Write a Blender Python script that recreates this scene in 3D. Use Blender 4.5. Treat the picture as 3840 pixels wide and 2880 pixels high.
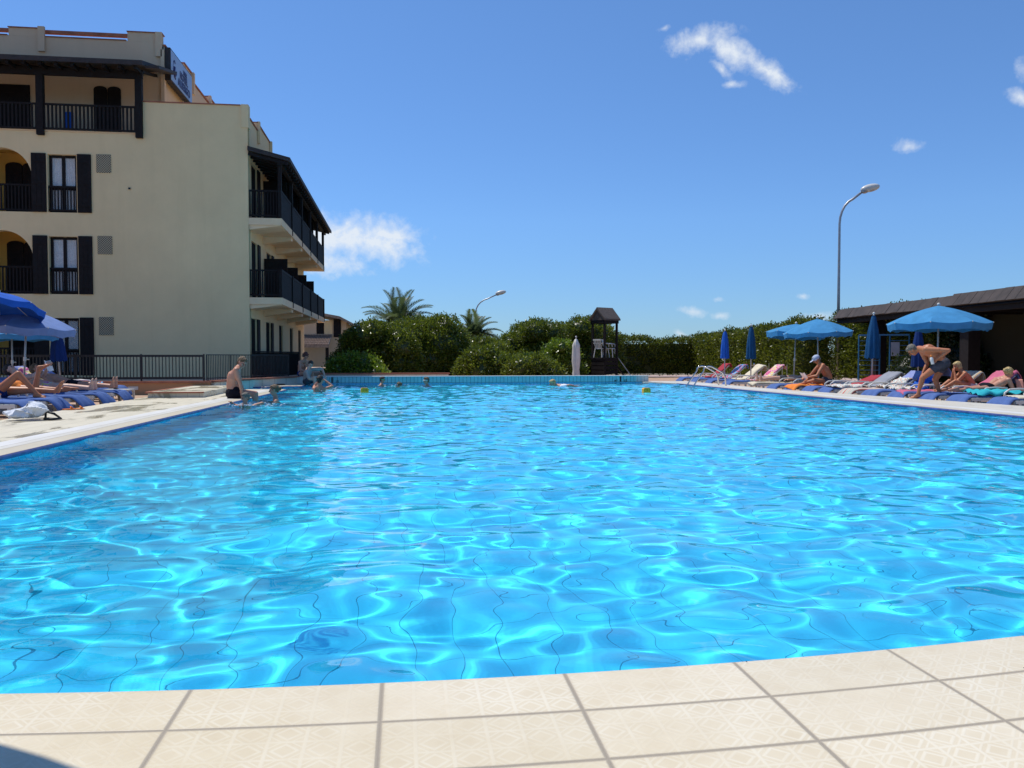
import bpy, bmesh, math, random
import numpy as np
from mathutils import Vector, Matrix, Euler
from mathutils.geometry import tessellate_polygon

for o in list(bpy.data.objects): bpy.data.objects.remove(o)
sc = bpy.context.scene
C = sc.collection
R = math.radians
random.seed(7)
rng = np.random.default_rng(7)

# ------------------------------------------------------------------ camera
FL, HC = 3106.0, 0.92
YAW, PIT = math.atan(410/FL), math.atan(104/FL)
cam = bpy.data.cameras.new('camera'); cam_ob = bpy.data.objects.new('camera', cam); C.objects.link(cam_ob); sc.camera = cam_ob
cam.sensor_width = 36; cam.lens = FL/3840*36; cam.clip_start = .05; cam.clip_end = 6000
cam_ob.location = (0, 0, HC); cam_ob.rotation_euler = (math.pi/2-PIT, 0, -YAW)

# ------------------------------------------------------------------ sky with clouds
SUNV = Vector((-0.33, 0.29, 0.90)).normalized()
world = bpy.data.worlds.new('World'); sc.world = world; world.use_nodes = True
wt = world.node_tree; wn = wt.nodes; wl = wt.links
bg = wn['Background']
sky = wn.new('ShaderNodeTexSky'); sky.sky_type = 'NISHITA'; sky.sun_disc = False
sky.sun_elevation = math.asin(SUNV.z); sky.sun_rotation = math.atan2(SUNV.x, SUNV.y)
sky.altitude = 0; sky.air_density = 1.0; sky.dust_density = 0.0; sky.ozone_density = 6.0
tint = wn.new('ShaderNodeMix'); tint.data_type = 'RGBA'; tint.blend_type = 'MULTIPLY'; tint.inputs[0].default_value = 1
sep = wn.new('ShaderNodeSeparateXYZ'); wtc0 = wn.new('ShaderNodeTexCoord'); wl.new(wtc0.outputs['Generated'], sep.inputs[0])
sr = wn.new('ShaderNodeValToRGB'); sr.color_ramp.elements[0].color = (.54, .64, .79, 1); sr.color_ramp.elements[1].position = .45; sr.color_ramp.elements[1].color = (1, 1, 1, 1)
el_ = sr.color_ramp.elements.new(.16); el_.color = (.84, .88, .95, 1); wl.new(sep.outputs[2], sr.inputs[0])
tg = wn.new('ShaderNodeMix'); tg.data_type = 'RGBA'; tg.blend_type = 'MULTIPLY'; tg.inputs[0].default_value = 1; wl.new(sky.outputs[0], tg.inputs[6]); wl.new(sr.outputs[0], tg.inputs[7])
wl.new(tg.outputs[2], tint.inputs[6]); tint.inputs[7].default_value = (0.98, 1.21, 1.43, 1)
wtc = wn.new('ShaderNodeTexCoord')
nz = wn.new('ShaderNodeTexNoise'); nz.inputs['Scale'].default_value = 26; nz.inputs['Detail'].default_value = 9; nz.inputs['Roughness'].default_value = .62; nz.inputs['Distortion'].default_value = .5
wl.new(wtc.outputs['Generated'], nz.inputs['Vector'])
nzb = wn.new('ShaderNodeTexNoise'); nzb.inputs['Scale'].default_value = 95; nzb.inputs['Detail'].default_value = 6; nzb.inputs['Roughness'].default_value = .6
wl.new(wtc.outputs['Generated'], nzb.inputs['Vector'])
def wmath(op, a, b=None, c=None, clamp=False):
    n = wn.new('ShaderNodeMath'); n.operation = op; n.use_clamp = clamp
    for i, v in enumerate((a, b, c)):
        if v is None: continue
        if isinstance(v, (int, float)): n.inputs[i].default_value = v
        else: wl.new(v, n.inputs[i])
    return n.outputs[0]
# every cloud: azimuth and elevation in degrees, half length, half height, tilt, strength
CLOUDS = [(20.1, 20.2, 2.5, 1.0, 8, .95), (22.1, 19.4, 2.2, .95, -35, 1.0), (24.5, 18.0, 3.0, .75, -38, .92), (22.2, 17.4, 1.2, .4, 0, .75),
          (21.6, 18.3, 1.4, .5, -50, .7), (17.8, 21.0, 1.0, .35, 15, .55), (38.9, 16.3, 1.1, .7, -60, .6), (38.8, 14.8, 1.2, .55, -35, .68), (32.9, 12.8, 1.8, .8, -10, .66),
          (-2.5, 7.8, 3.6, 1.4, -4, 1.3), (-4.8, 6.2, 3.0, 1.0, 0, 1.05), (-.9, 8.2, 2.0, .7, -5, 1.15), (-5.2, 8.0, 2.2, 1.3, 0, 1.3),
          (19.7, 3.0, 1.6, .55, -15, .72), (21.6, 2.7, 1.2, .5, 0, .62), (27.6, 2.5, 2.4, .6, 0, .58), (19.1, 1.5, 1.4, .4, -20, .55), (21.4, 3.8, .8, .4, 0, .5), (26.8, 3.9, .8, .35, 0, .5), (23.5, 1.6, 4.5, .5, 0, .38)]
acc = None
for az, el, a, b, tl, st in CLOUDS:
    az_, el_ = R(az), R(el)
    d = Vector((math.sin(az_)*math.cos(el_), math.cos(az_)*math.cos(el_), math.sin(el_)))
    q = Euler((el_, 0, -az_)).to_matrix() @ Matrix.Rotation(R(-tl), 3, 'Y')
    m = wn.new('ShaderNodeMapping'); m.vector_type = 'TEXTURE'
    m.inputs['Location'].default_value = d; m.inputs['Rotation'].default_value = q.to_euler()
    m.inputs['Scale'].default_value = (R(a), 1.0, R(b)); wl.new(wtc.outputs['Generated'], m.inputs['Vector'])
    ln = wn.new('ShaderNodeVectorMath'); ln.operation = 'LENGTH'; wl.new(m.outputs[0], ln.inputs[0])
    v = wmath('MULTIPLY_ADD', ln.outputs['Value'], -1.0, 1.0*st)
    acc = v if acc is None else wmath('MAXIMUM', acc, v)
n1 = wmath('MULTIPLY', wmath('SUBTRACT', nz.outputs[0], .45), 1.75); n2 = wmath('MULTIPLY', wmath('SUBTRACT', nzb.outputs[0], .5), 1.1)
den = wmath('ADD', wmath('ADD', acc, n1), n2)
dens = wmath('MULTIPLY', wmath('SUBTRACT', den, .05), .95, clamp=True)
lim = wmath('MULTIPLY', wmath('ADD', acc, .55), 2.0, clamp=True)
dens = wmath('MULTIPLY', wmath('POWER', wmath('MULTIPLY', dens, lim), 1.25), .92)
cm = wn.new('ShaderNodeMix'); cm.data_type = 'RGBA'; wl.new(dens, cm.inputs[0]); wl.new(tint.outputs[2], cm.inputs[6]); cm.inputs[7].default_value = (8.0, 8.6, 9.3, 1)
wl.new(cm.outputs[2], bg.inputs[0]); bg.inputs[1].default_value = .1

# ------------------------------------------------------------------ sun
sun = bpy.data.lights.new('sun', 'SUN'); sun.energy = 4.2; sun.angle = R(.53); sun.color = (1, .955, .88); sun.cycles.is_caustics_light = True
sun_ob = bpy.data.objects.new('sun', sun); C.objects.link(sun_ob); sun_ob.rotation_euler = SUNV.to_track_quat('Z', 'Y').to_euler(); sun_ob.location = (-20, 5, 40)
sc.view_settings.view_transform = 'Standard'; sc.view_settings.look = 'None'; sc.view_settings.exposure = 0; sc.view_settings.gamma = 1
sc.cycles.max_bounces = 10; sc.cycles.transmission_bounces = 8; sc.cycles.sample_clamp_indirect = 6; sc.cycles.blur_glossy = .6

# ------------------------------------------------------------------ helpers
class MB:
    """collects shapes into ONE mesh; off is subtracted so that the parts are local to their thing"""
    def __init__(s, off=(0, 0, 0)): s.v = []; s.f = []; s.off = Vector(off); s.uv = None
    def add(s, vs, fs):
        n = len(s.v); s.v += [tuple(Vector(p)-s.off) for p in vs]; s.f += [tuple(i+n for i in f) for f in fs]; return s
    def box(s, x0, x1, y0, y1, z0, z1):
        return s.add([(x0,y0,z0),(x1,y0,z0),(x1,y1,z0),(x0,y1,z0),(x0,y0,z1),(x1,y0,z1),(x1,y1,z1),(x0,y1,z1)],
                     [(3,2,1,0),(4,5,6,7),(0,1,5,4),(1,2,6,5),(2,3,7,6),(3,0,4,7)])
    def beam(s, a, b, w, h, up=(0, 0, 1)):
        a, b = Vector(a), Vector(b); d = (b-a).normalized(); u = Vector(up)
        sd = d.cross(u); sd = sd.normalized() if sd.length > 1e-4 else Vector((1, 0, 0)); u = sd.cross(d)
        vs = []
        for p in (a, b):
            for i, j in ((-1,-1),(1,-1),(1,1),(-1,1)): vs.append(p+sd*(w/2*i)+u*(h/2*j))
        return s.add(vs, [(0,1,2,3),(7,6,5,4),(0,4,5,1),(1,5,6,2),(2,6,7,3),(3,7,4,0)])
    def tube(s, pts, r, n=8, caps=True):
        pts = [Vector(p) for p in pts]; rs = r if isinstance(r, (list, tuple)) else [r]*len(pts)
        vs = []; prev = None
        for i, p in enumerate(pts):
            d = (pts[min(i+1, len(pts)-1)]-pts[max(i-1, 0)]).normalized()
            if prev is None:
                u = Vector((0,0,1)) if abs(d.z) < .9 else Vector((1,0,0)); u = (u-d*u.dot(d)).normalized()
            else: u = (prev-d*prev.dot(d)).normalized()
            prev = u; w = d.cross(u)
            for k in range(n):
                t = 2*math.pi*k/n; vs.append(p+(u*math.cos(t)+w*math.sin(t))*rs[i])
        fs = [(i*n+k, i*n+(k+1) % n, (i+1)*n+(k+1) % n, (i+1)*n+k) for i in range(len(pts)-1) for k in range(n)]
        if caps: fs += [tuple(range(n-1, -1, -1)), tuple((len(pts)-1)*n+k for k in range(n))]
        return s.add(vs, fs)
    def poly(s, pts, z0, z1, top=True, bottom=False):
        n = len(pts); vs = [(x, y, z0) for x, y in pts]+[(x, y, z1) for x, y in pts]
        fs = [(i, (i+1) % n, n+(i+1) % n, n+i) for i in range(n)]
        tri = tessellate_polygon([[Vector((x, y, 0)) for x, y in pts]])
        if top: fs += [(n+a, n+b, n+c) for a, b, c in tri]
        if bottom: fs += [(c, b, a) for a, b, c in tri]
        return s.add(vs, fs)
    def prism(s, prof, axis, a0, a1):
        """profile of (u, w) points extruded along x or y"""
        n = len(prof)
        f = (lambda u, w, t: (t, u, w)) if axis == 'x' else (lambda u, w, t: (u, t, w))
        vs = [f(u, w, a0) for u, w in prof]+[f(u, w, a1) for u, w in prof]
        fs = [(i, (i+1) % n, n+(i+1) % n, n+i) for i in range(n)]
        tri = tessellate_polygon([[Vector((u, w, 0)) for u, w in prof]])
        fs += [(a, b, c) for a, b, c in tri]+[(n+c, n+b, n+a) for a, b, c in tri]
        return s.add(vs, fs)
    def ball(s, c, r, n=12, m=8, sc_=(1,1,1), rot=None):
        c = Vector(c); vs = [];
        for j in range(m+1):
            t = math.pi*j/m
            for k in range(n):
                a = 2*math.pi*k/n
                p = Vector((r*sc_[0]*math.sin(t)*math.cos(a), r*sc_[1]*math.sin(t)*math.sin(a), r*sc_[2]*math.cos(t)))
                if rot: p = rot @ p
                vs.append(c+p)
        return s.add(vs, [(j*n+k, (j+1)*n+k, (j+1)*n+(k+1) % n, j*n+(k+1) % n) for j in range(m) for k in range(n)])
    def cap(s, a, b, ra, rb, n=14):
        """tapered capsule"""
        a, b = Vector(a), Vector(b); d = b-a; L = d.length
        d = d.normalized() if L > 1e-6 else Vector((0,0,1))
        u = d.orthogonal().normalized(); w = d.cross(u); vs = []; rings = []
        for t in (0, 30, 60, 90): rings.append((a-d*ra*math.cos(R(t)), ra*math.sin(R(t))))
        for t in (90, 60, 30, 0): rings.append((b+d*rb*math.cos(R(t)), rb*math.sin(R(t))))
        for p, r in rings:
            for k in range(n):
                x = 2*math.pi*k/n; vs.append(p+(u*math.cos(x)+w*math.sin(x))*max(r, 1e-4))
        m = len(rings)
        return s.add(vs, [(j*n+k, j*n+(k+1) % n, (j+1)*n+(k+1) % n, (j+1)*n+k) for j in range(m-1) for k in range(n)])
    def sheet(s, fn, nu, nv, th=.006):
        """thick cloth sheet: fn(u,v)->point, u,v in 0..1"""
        P = [[Vector(fn(i/nu, j/nv)) for i in range(nu+1)] for j in range(nv+1)]
        top = []; bot = []
        for j in range(nv+1):
            for i in range(nu+1):
                du = P[j][min(i+1, nu)]-P[j][max(i-1, 0)]; dv = P[min(j+1, nv)][i]-P[max(j-1, 0)][i]
                n = du.cross(dv); n = n.normalized() if n.length > 1e-9 else Vector((0,0,1))
                top.append(P[j][i]+n*th/2); bot.append(P[j][i]-n*th/2)
        W = nu+1; N = len(top); fs = []
        for j in range(nv):
            for i in range(nu):
                a, b, c, d = j*W+i, j*W+i+1, (j+1)*W+i+1, (j+1)*W+i
                fs += [(a, b, c, d), (N+d, N+c, N+b, N+a)]
        for i in range(nu): fs += [(i+1, i, N+i, N+i+1), (nv*W+i, nv*W+i+1, N+nv*W+i+1, N+nv*W+i)]
        for j in range(nv): fs += [(j*W, (j+1)*W, N+(j+1)*W, N+j*W), ((j+1)*W+nu, j*W+nu, N+j*W+nu, N+(j+1)*W+nu)]
        return s.add(top+bot, fs)
    def obj(s, name, mat, parent=None, smooth=False, fix=False):
        me = bpy.data.meshes.new(name); me.from_pydata(s.v, [], s.f)
        if fix:
            bm = bmesh.new(); bm.from_mesh(me); bmesh.ops.recalc_face_normals(bm, faces=bm.faces); bm.to_mesh(me); bm.free()
        if mat: me.materials.append(mat)
        o = bpy.data.objects.new(name, me); C.objects.link(o)
        if smooth: me.polygons.foreach_set('use_smooth', [True]*len(me.polygons))
        if parent: o.parent = parent
        return o
def autosmooth(o, deg=35):
    me = o.data; me.polygons.foreach_set('use_smooth', [True]*len(me.polygons))
    me.set_sharp_from_angle(angle=R(deg))
def tag(o, label, cat, group=None, kind=None):
    if label: o['label'] = label
    if cat: o['category'] = cat
    if group: o['group'] = group
    if kind: o['kind'] = kind
    return o
def thing(name, label, cat, loc=(0,0,0), rz=0, group=None):
    o = bpy.data.objects.new(name, None); C.objects.link(o); o.location = loc; o.rotation_euler = (0, 0, rz); o.empty_display_size = .2
    return tag(o, label, cat, group)
def struct(o): o['kind'] = 'structure'; return o

# ------------------------------------------------------------------ materials
def new_mat(name):
    m = bpy.data.materials.new(name); m.use_nodes = True
    return m, m.node_tree, m.node_tree.nodes['Principled BSDF']
def node(t, k, **kw):
    n = t.nodes.new(k)
    for a, b in kw.items(): setattr(n, a, b)
    return n
def ramp(t, src, stops):
    r = node(t, 'ShaderNodeValToRGB'); e = r.color_ramp.elements
    while len(e) < len(stops): e.new(.5)
    for i, (p, c) in enumerate(stops): e[i].position = p; e[i].color = (*c, 1) if len(c) == 3 else c
    t.links.new(src, r.inputs[0]); return r.outputs[0]
def mixc(t, f, a, b, mode='MIX'):
    n = node(t, 'ShaderNodeMix', data_type='RGBA', blend_type=mode)
    for i, v in ((0, f), (6, a), (7, b)):
        if isinstance(v, (int, float)): n.inputs[i].default_value = v
        elif isinstance(v, tuple): n.inputs[i].default_value = (*v, 1)
        else: t.links.new(v, n.inputs[i])
    return n.outputs[2]
def noise(t, vec, scale, detail=5, rough=.55, dist=0):
    n = node(t, 'ShaderNodeTexNoise'); n.inputs['Scale'].default_value = scale; n.inputs['Detail'].default_value = detail
    n.inputs['Roughness'].default_value = rough; n.inputs['Distortion'].default_value = dist
    if vec is not None: t.links.new(vec, n.inputs['Vector'])
    return n.outputs[0]
def mapping(t, vec, scale=(1,1,1), loc=(0,0,0), rot=(0,0,0)):
    m = node(t, 'ShaderNodeMapping'); m.inputs['Scale'].default_value = scale; m.inputs['Location'].default_value = loc; m.inputs['Rotation'].default_value = rot
    t.links.new(vec, m.inputs['Vector']); return m.outputs[0]
def pos(t): return node(t, 'ShaderNodeNewGeometry').outputs['Position']
def objc(t): return node(t, 'ShaderNodeTexCoord').outputs['Object']
def bump(t, b, h, strength=.3, dist=.01):
    n = node(t, 'ShaderNodeBump'); n.inputs['Strength'].default_value = strength; n.inputs['Distance'].default_value = dist
    t.links.new(h, n.inputs['Height']); t.links.new(n.outputs[0], b.inputs['Normal'])
def plain(name, col, rough=.6, var=.15, scale=6, bmp=0, bscale=60, metal=0, spec=.5, world_=False):
    m, t, b = new_mat(name); v = pos(t) if world_ else objc(t)
    n = noise(t, v, scale)
    a = tuple(min(1, c*(1-var)) for c in col); c2 = tuple(min(1, c*(1+var)) for c in col)
    t.links.new(ramp(t, n, [(.3, a), (.7, c2)]), b.inputs['Base Color'])
    b.inputs['Roughness'].default_value = rough; b.inputs['Metallic'].default_value = metal; b.inputs['Specular IOR Level'].default_value = spec
    if bmp: bump(t, b, noise(t, v, bscale, 4), bmp, .01)
    return m
def plaster(name, col, stain=(.6,.6,.55)):
    m, t, b = new_mat(name); p = pos(t)
    n = noise(t, p, .45, 8, .68); n2 = noise(t, mapping(t, p, (2.2, 2.2, .12)), 1.2, 5, .6)
    base = ramp(t, n, [(.25, tuple(c*.84 for c in col)), (.75, col)])
    st = ramp(t, n2, [(.5, (0,0,0)), (.8, (.16,.16,.16))])
    t.links.new(mixc(t, st, base, tuple(c*s for c, s in zip(col, stain))), b.inputs['Base Color'])
    b.inputs['Roughness'].default_value = .95; b.inputs['Specular IOR Level'].default_value = .2
    bump(t, b, noise(t, p, 45, 5), .35, .012)
    return m
M = {}
M['plaster'] = plaster('cream_plaster', (.90, .68, .385))
M['plaster_top'] = plaster('peach_plaster', (.76, .56, .37))
M['ochre'] = plaster('ochre_plaster', (.80, .50, .13))
M['soffit'] = plain('bounce_tinted_concrete', (.86, .62, .38), .9, .06, 2)  # warm light bounced off the ground is put into this base colour
M['terracotta'] = plain('terracotta', (.36, .13, .075), .8, .25, 5, .2)
M['orange_wall'] = plaster('orange_plaster', (.56, .30, .15))
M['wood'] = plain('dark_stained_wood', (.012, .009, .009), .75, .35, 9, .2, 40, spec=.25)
M['fascia'] = plain('brown_eave', (.035, .026, .024), .7, .3, 5)
M['white_plastic'] = plain('white_plastic', (.62, .60, .55), .35, .05, 4)
M['metal'] = plain('galvanised_metal', (.35, .35, .36), .4, .1, 8, metal=.6)
M['pole'] = plain('pale_pole', (.42, .42, .42), .4, .1, 8, metal=.3)
M['steel'] = plain('polished_steel', (.62, .60, .57), .16, .05, 8, metal=1)
M['iron'] = plain('black_iron', (.012, .011, .012), .5, .3, 8)
M['glass'], _t, _b = new_mat('window_glass'); _b.inputs['Base Color'].default_value = (.9,.95,1,1); _b.inputs['Roughness'].default_value = .03; _b.inputs['Alpha'].default_value = .22
M['lace'] = plain('lace_curtain', (.62, .62, .60), .9, .12, 8)
M['white_paint'] = plain('white_paint', (.72, .71, .68), .5, .05)
M['black'] = plain('black', (.008, .008, .009), .5, .1)
M['yellow'] = plain('yellow_float', (.95, .42, .01), .35, .06)
M['hair_d'] = plain('dark_hair', (.03, .018, .012), .6, .5, 60, .8, 200)
M['hair_br'] = plain('brown_hair', (.14, .085, .04), .6, .5, 60, .8, 200)
M['hair_r'] = plain('auburn_hair', (.10, .025, .012), .6, .5, 60, .8, 200)
M['hair_bl'] = plain('blond_hair', (.50, .36, .15), .6, .5, 45, .8, 200)
M['hair_g'] = plain('grey_brown_hair', (.15, .13, .10), .6, .5, 45, .8, 200)
def skin(name, c):
    m, t, b = new_mat(name); o = objc(t)
    t.links.new(ramp(t, noise(t, o, 7, 4), [(.3, c), (.7, (min(1, c[0]*1.06), c[1]*.86, c[2]*.8))]), b.inputs['Base Color'])
    b.inputs['Roughness'].default_value = .45; b.inputs['Specular IOR Level'].default_value = .35
    b.inputs['Subsurface Weight'].default_value = 0
    return m
M['skin'] = skin('skin', (.50, .27, .18)); M['skin_t'] = skin('tanned_skin', (.44, .18, .085)); M['skin_p'] = skin('pale_skin', (.62, .40, .30))
def cloth(name, c, rough=.9, var=.12): return plain(name, c, rough, var, 5, .5, 160, spec=.2)
M['blue_cover'] = cloth('blue_terry', (.085, .15, .36)); M['blue_light'] = cloth('pale_blue_terry', (.24, .28, .52))
M['navy'] = cloth('navy_canvas', (.010, .035, .15)); M['royal'] = cloth('royal_blue_canvas', (.02, .11, .48)); M['lav'] = cloth('faded_lavender_canvas', (.19, .27, .50))
M['sky_canvas'] = cloth('light_blue_canvas', (.055, .24, .46)); M['white_cloth'] = cloth('white_canvas', (.66, .62, .57)); M['teal_closed'] = cloth('petrol_canvas', (.01, .07, .17))
M['trunks'] = cloth('black_trunks', (.008, .008, .014)); M['patt'] = cloth('grey_patterned', (.06, .06, .075), .9, .7); M['grey_shirt'] = cloth('grey_shirt', (.40, .35, .31))
M['white_shirt'] = cloth('white_shirt', (.75, .76, .78)); M['turq'] = cloth('turquoise_towel', (.03, .40, .46)); M['pink'] = cloth('pink_towel', (.55, .14, .22)); M['red'] = cloth('red_towel', (.36, .04, .055))
M['orange'] = cloth('orange_towel', (.80, .24, .05)); M['cream'] = cloth('cream_towel', (.66, .58, .43)); M['coral'] = cloth('coral_striped', (.70, .30, .22)); M['grey_cloth'] = cloth('grey_blanket', (.28, .29, .33))
M['cap'] = cloth('pale_blue_cap', (.45, .5, .62)); M['paper'] = plain('paper', (.8, .8, .78), .8, .03)
def stripes(name, cols, scale=14, axis=1, wob=.3):
    m, t, b = new_mat(name); o = objc(t)
    sp = node(t, 'ShaderNodeSeparateXYZ'); t.links.new(o, sp.inputs[0])
    a = node(t, 'ShaderNodeMath', operation='MULTIPLY'); t.links.new(sp.outputs[axis], a.inputs[0]); a.inputs[1].default_value = scale
    nn = node(t, 'ShaderNodeMath', operation='MULTIPLY_ADD'); t.links.new(noise(t, o, 5, 2), nn.inputs[0]); nn.inputs[1].default_value = wob; t.links.new(a.outputs[0], nn.inputs[2])
    fr = node(t, 'ShaderNodeMath', operation='FRACT'); t.links.new(nn.outputs[0], fr.inputs[0])
    r = node(t, 'ShaderNodeValToRGB'); r.color_ramp.interpolation = 'CONSTANT'; e = r.color_ramp.elements
    while len(e) < len(cols): e.new(.5)
    for i, c in enumerate(cols): e[i].position = i/len(cols); e[i].color = (*c, 1)
    t.links.new(fr.outputs[0], r.inputs[0]); t.links.new(r.outputs[0], b.inputs['Base Color']); b.inputs['Roughness'].default_value = .9; b.inputs['Specular IOR Level'].default_value = .2
    bump(t, b, noise(t, o, 150, 3), .4, .01)
    return m
M['multi'] = stripes('multicolour_stripes', [(.62,.36,.15), (.40,.45,.42), (.62,.55,.35), (.55,.24,.30), (.45,.48,.42)], 7)
M['redstripe'] = stripes('pale_red_stripes', [(.55,.50,.42), (.50,.14,.12), (.60,.56,.46), (.42,.44,.40)], 6)
M['floral'] = stripes('pink_yellow_print', [(.72,.35,.50), (.70,.55,.15), (.70,.60,.50), (.60,.10,.25)], 3, 0, 3)
M['bluered'] = stripes('blue_red_print', [(.10,.35,.60), (.55,.08,.12), (.15,.45,.65), (.50,.12,.2)], 3.3, 0, 2.5)
M['crumple'] = stripes('white_red_print', [(.70,.68,.62), (.55,.32,.24), (.74,.72,.66), (.35,.42,.40)], 9, 0, 5)

# pool tiles -------------------------------------------------------------
def checker_mat():
    m, t, b = new_mat('painted_hole_brick'); ck = node(t, 'ShaderNodeTexChecker'); t.links.new(mapping(t, pos(t), (1, 0, 1), (0, 0, 0), (0, 0, 0)), ck.inputs['Vector'])  # black squares paint the shade inside the vent holes
    ck.inputs['Scale'].default_value = 26; ck.inputs[1].default_value = (.01, .009, .008, 1); ck.inputs[2].default_value = (.55, .46, .30, 1); t.links.new(ck.outputs[0], b.inputs['Base Color']); b.inputs['Roughness'].default_value = .9; return m
M['grille'] = checker_mat()
def tile_mat(name, col, grout, bw, bh, mortar, axes='xy', rough=.2):
    m, t, b = new_mat(name); p = pos(t)
    sp = node(t, 'ShaderNodeSeparateXYZ'); cb = node(t, 'ShaderNodeCombineXYZ'); t.links.new(p, sp.inputs[0])
    for i, a in enumerate(axes): t.links.new(sp.outputs['xyz'.index(a)], cb.inputs[i])
    br = node(t, 'ShaderNodeTexBrick'); br.offset = 0; br.squash = 1
    br.inputs['Scale'].default_value = 1; br.inputs['Brick Width'].default_value = bw; br.inputs['Row Height'].default_value = bh
    br.inputs['Mortar Size'].default_value = mortar; br.inputs['Mortar Smooth'].default_value = .1; br.inputs['Bias'].default_value = 0
    br.inputs[1].default_value = (*[c*.94 for c in col], 1); br.inputs[2].default_value = (*col, 1); br.inputs[3].default_value = (*grout, 1)
    t.links.new(cb.outputs[0], br.inputs[0])
    t.links.new(mixc(t, ramp(t, noise(t, p, 1.5, 3), [(.3, (.9,.9,.9)), (.7, (1,1,1))]), (0,0,0), br.outputs[0], 'MULTIPLY') if False else br.outputs[0], b.inputs['Base Color'])
    b.inputs['Roughness'].default_value = rough
    return m
BLUE = (.055, .72, .97)
M['pool_floor'] = tile_mat('pool_floor_tile', BLUE, (.006, .26, .40), .25, .25, .0022)
M['pool_side'] = tile_mat('pool_side_tile', (.05, .62, .82), (.01, .14, .22), .125, .25, .004, 'yz')
M['pool_front'] = tile_mat('pool_front_tile', (.05, .46, .74), (.01, .10, .16), .125, .25, .004, 'xz')
M['far_wall'] = tile_mat('pale_turquoise_tile', (.28, .60, .60), (.01, .07, .09), .132, .6, .006, 'xz', .35)
M['far_wall_end'] = tile_mat('pale_grey_tile', (.55, .60, .58), (.15, .22, .22), .132, .6, .005, 'xz', .35)
M['trim'] = plain('blue_edge_tile', (.07, .09, .24), .25, .3, 9, world_=True)

# water -------------------------------------------------------------------
m = bpy.data.materials.new('water'); m.use_nodes = True; t = m.node_tree; t.nodes.clear()
wo_ = t.nodes.new('ShaderNodeOutputMaterial'); gl = t.nodes.new('ShaderNodeBsdfGlass'); gl.inputs['Roughness'].default_value = 0; gl.inputs['IOR'].default_value = 1.333
gl.inputs['Color'].default_value = (.97, 1, 1, 1)
t.links.new(gl.outputs[0], wo_.inputs[0]); M['water'] = m

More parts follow.
